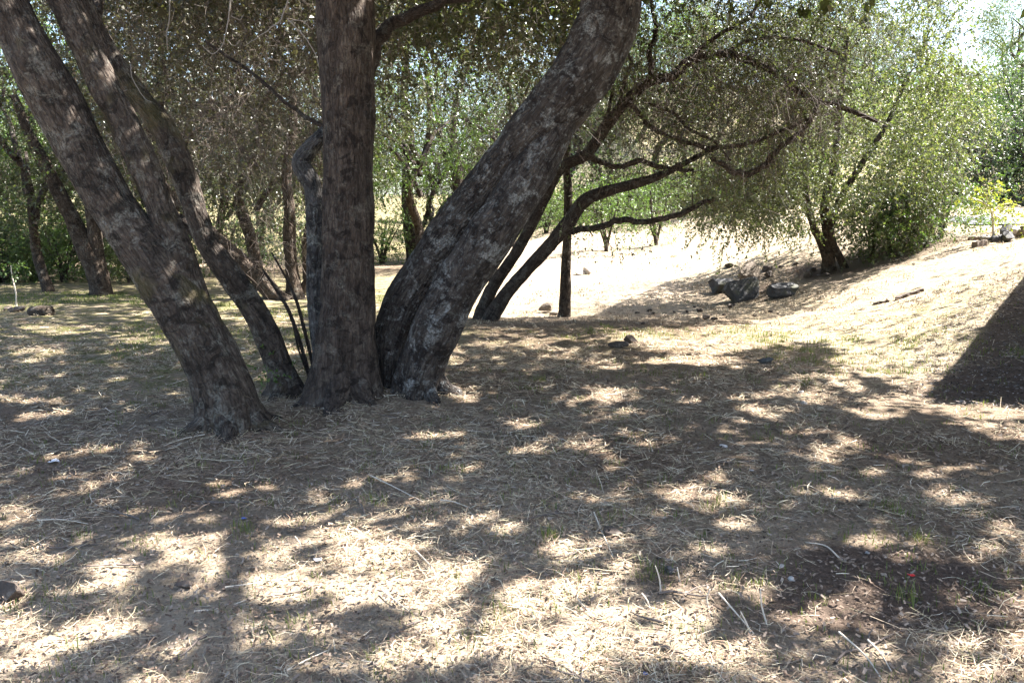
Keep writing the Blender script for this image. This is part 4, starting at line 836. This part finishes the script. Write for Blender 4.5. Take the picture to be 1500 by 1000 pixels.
x2 = g.uniform(-7, 6.5, 62000); y2 = g.uniform(4.8, 10.5, 62000); k2 = (noise2(x2 * 1.4, y2 * 1.4, 44) + .4 * noise2(x2 * 5, y2 * 5, 45) > -.25) & (np.abs(x2) < .72 * y2 + .6) & ~((x2 > 3.4) & (y2 > 6)); x2, y2 = x2[k2], y2[k2]
x = np.concatenate([x, x2]); y = np.concatenate([y, y2]); L = np.concatenate([L, g.uniform(.05, .14, len(x2))]); w = np.concatenate([w, (.0013 + .00035 * y2) * g.uniform(.8, 1.5, len(x2))])
L = np.clip(L, .02, .22); nr = y < 5.0
o = ribbons(x[nr], y[nr], L[nr], w[nr], .22, M['straw'], 'dry_straw'); tag(o, 'mown dry straw thatch strewn over the near ground', 'straw')
o = ribbons(x[~nr], y[~nr], L[~nr], w[~nr], .22, M['straw'], 'dry_straw', segs=1); tag(o, 'dry straw thatch strewn around and behind the oak trunks', 'straw')
x, y = scatter(60000, 2.0, 13); sz = g.uniform(.008, .022, len(x)) * (1 + .06 * y); keep = ~((x > 3.2) & (y > 6)); x, y, sz = x[keep], y[keep], sz[keep]
o = ribbons(x, y, sz, sz * .5, .35, M['litter'], 'leaf_litter', curl=.5, segs=1); tag(o, 'brown fallen oak leaves littering the ground', 'leaf litter')
# chips in the straight-edged shade
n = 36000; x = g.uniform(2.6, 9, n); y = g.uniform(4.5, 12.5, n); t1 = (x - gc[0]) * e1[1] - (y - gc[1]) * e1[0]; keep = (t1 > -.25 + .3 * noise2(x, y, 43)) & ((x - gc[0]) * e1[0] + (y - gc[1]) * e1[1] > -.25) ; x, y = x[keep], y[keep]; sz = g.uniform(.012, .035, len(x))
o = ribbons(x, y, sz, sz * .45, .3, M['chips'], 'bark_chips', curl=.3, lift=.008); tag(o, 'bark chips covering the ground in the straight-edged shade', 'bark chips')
# green grass tufts
def tufts(cx, cyy, n, spread, hgt, name, label, mat, wid=.0015):
    k = len(cx); x = (cx[:, None] + g.normal(size=(k, n)) * spread).ravel(); y = (cyy[:, None] + g.normal(size=(k, n)) * spread).ravel(); h = g.uniform(.4, 1.2, len(x)) * hgt
    a = g.uniform(0, 6.28, len(x)); ln = g.uniform(.1, .7, len(x)); z = height(x, y); d = np.stack([np.cos(a), np.sin(a)], -1)
    b0 = np.stack([x, y, z - .005], -1); m1 = b0 + np.stack([d[:, 0] * ln * h * .35, d[:, 1] * ln * h * .35, h * .6], -1); tp = b0 + np.stack([d[:, 0] * ln * h, d[:, 1] * ln * h, h * (1.05 - .3 * ln)], -1)
    sd = np.stack([-d[:, 1], d[:, 0], 0 * h], -1) * (wid * (1 + .12 * y))[:, None]
    V = np.stack([b0 - sd, b0 + sd, m1 - sd * .8, m1 + sd * .8, tp - sd * .1, tp + sd * .1], 1).reshape(-1, 3); q = np.array([[0, 1, 3, 2], [2, 3, 5, 4]])
    m = MB(); m.add(V, (np.arange(len(x))[:, None, None] * 6 + q[None]).reshape(-1, 4)); return tag(m.build(name, mat, kind='stuff'), label, 'grass')
tx, ty = scatter(850, 2.3, 12); tufts(tx, ty, 10, .045, .05, 'grass', 'sparse short green grass sprouting through the thatch', M['grass'])
x = g.uniform(-12, -1.2, 2600); y = g.uniform(7.6, 19, 2600); kp = noise2(x * .7, y * .7, 51) > -.05; tufts(x[kp], y[kp], 14, .07, .06, 'grass', 'thin olive green grass of the shaded meadow', M['grass'], .0017)
x = g.uniform(.3, 6.5, 500); y = g.uniform(8.0, 12.5, 500); kp = noise2(x * .8, y * .8, 52) > .1; tufts(x[kp], y[kp], 12, .06, .07, 'grass', 'green grass wisps on the streaky ground behind the oaks', M['grass'], .0017)
px_l = [(795, 558, 20), (1185, 515, 30), (1330, 510, 30), (545, 735, 10), (1095, 868, 16), (1345, 790, 12), (1335, 885, 10), (1290, 745, 14), (1050, 750, 12), (655, 690, 10), (1180, 560, 20), (905, 765, 14), (800, 790, 12), (740, 905, 10), (360, 780, 8), (970, 845, 12)]
pc_ = np.array([ground(a_, b_)[:2] for a_, b_, _ in px_l]); tufts(np.repeat(pc_[:, 0], 3) + g.normal(size=len(pc_) * 3) * .04, np.repeat(pc_[:, 1], 3) + g.normal(size=len(pc_) * 3) * .05, 14, .035, .075, 'grass', 'fresh green grass tufts dotted through the brown litter', M['grass'])
# dry grass tufts on field and bank
x = g.uniform(-1, 11, 3600); y = g.uniform(9.5, 24, 3600); kp = (noise2(x * .9, y * .9, 54) > -.1) & ((y > 12.5) | (x > 3.5)); tufts(x[kp], y[kp], 7, .06, .05, 'dry_grass', 'short dry grass stubble on the bright field and bank', M['straw'], .0022)
# fallen twigs
for k in range(34):
    y0 = 2.5 * (9.5 / 2.5) ** g.random(); x0 = g.uniform(-.62, .62) * y0; a_ = g.uniform(0, 6.28); l_ = g.uniform(.12, .4); t = np.linspace(-.5, .5, 5)
    P = np.stack([x0 + math.cos(a_) * l_ * t, y0 + math.sin(a_) * l_ * t, 0 * t], -1) + np.cumsum(g.normal(size=(5, 3)), 0) * .012; P[:, 2] = height(P[:, 0], P[:, 1]) + .012
    m = MB(); tube(m, P, np.linspace(.006, .003, 5), 6)
    if l_ > .22: tube(m, np.array([P[2], P[2] + [math.cos(a_ + .7) * .06, math.sin(a_ + .7) * .06, .012], P[2] + [math.cos(a_ + .5) * .12, math.sin(a_ + .5) * .12, .02]]), [.004, .003, .002], 5)
    tag(m.build('fallen_twig', M['twig'], None, P[2], smooth=True), 'forked dark twig fallen on the thatch' if l_ > .22 else 'short dark twig fallen on the thatch', 'twig', 'forked fallen twigs' if l_ > .22 else 'short fallen twigs')
# pale dry stalks
st = [((608, 815), (642, 852), .02), ((1114, 862), (1124, 916), .06), ((1052, 885), (1104, 930), .03), ((1228, 938), (1292, 998), .02), ((1270, 950), (1305, 985), .02), ((960, 828), (968, 868), .05), ((992, 830), (996, 852), .05), ((940, 868), (952, 890), .04), ((1040, 862), (1038, 890), .05),
      ((1085, 895), (1100, 930), .04), ((757, 870), (768, 892), .05), ((770, 888), (818, 890), .01), ((830, 860), (872, 908), .02), ((560, 872), (600, 900), .01), ((285, 905), (370, 880), .01), ((330, 868), (415, 850), .01), ((645, 738), (690, 746), .01), ((1230, 825), (1180, 798), .01),
      ((870, 758), (898, 818), .02), ((432, 785), (440, 804), .05), ((420, 990), (480, 955), .01), ((300, 640), (240, 655), .01), ((540, 700), (620, 738), .01), ((55, 768), (130, 770), .01)]
for (p0, p1, up) in st:
    a = ground(*p0); c = ground(*p1); hi = a + [0, 0, up]
    if up >= .04: a, c = c, None; top = at(p0[0], p0[1], a[1]); P = np.array([a + [0, 0, -.01], (a + top) / 2 + g.normal(size=3) * .006, top])
    else: P = np.array([a + [0, 0, .012 + up], (a + c) / 2 + g.normal(size=3) * .012 + [0, 0, .02], c + [0, 0, .008]])
    m = MB(); tube(m, spline(P, 5), np.linspace(.0042, .0022, 11), 6)
    o = m.build('dry_stalk', M['stalk'], None, a, smooth=True, bark=True)
    tag(o, 'pale dry stalk standing up from the mown stubble' if up >= .04 else 'pale dry stalk lying on the thatch', 'stalk', 'standing dry stalks' if up >= .04 else 'lying dry stalks')
def scrap(name, px, py, s, mat, label, cat, seed, group=None):
    b0 = ground(px, py); g = np.random.default_rng(seed); n = 7; a = np.arange(n) * 2 * np.pi / n; r = s * g.uniform(.6, 1.2, n)
    V = [(0, 0, s * .35)] + [(r[k] * math.cos(a[k]), r[k] * math.sin(a[k]) * .8, s * g.uniform(0, .5)) for k in range(n)]; V += [(v[0], v[1], v[2] - .003) for v in V]
    t = [[0, 1 + k, 1 + (k + 1) % n] for k in range(n)] + [[n + 1, n + 2 + (k + 1) % n, n + 2 + k] for k in range(n)]; qd = [[1 + k, n + 2 + k, n + 2 + (k + 1) % n, 1 + (k + 1) % n] for k in range(n)]
    m = MB(); m.add(V, qd, t); o = m.build(name, mat); o.location = b0 + np.array([0, 0, .008]); return tag(o, label, cat, group)
scrap('petal', 1335, 846, .016, M['red'], 'bright red scrap lying on the bare dark dirt', 'scrap', 1)
scrap('paper_scrap', 80, 678, .045, M['white'], 'pale crumpled scrap lying in the shaded litter', 'scrap', 2)
scrap('paper_scrap', 466, 824, .03, M['white'], 'pale crumpled scrap lying in the sunlit straw', 'scrap', 3)
scrap('plastic_scrap', 357, 762, .014, M['blue'], 'tiny blue scrap in the shaded litter', 'scrap', 4)
scrap('plastic_scrap', 945, 994, .012, M['blue'], 'tiny blue scrap in the bright straw beside the stubble', 'scrap', 5)
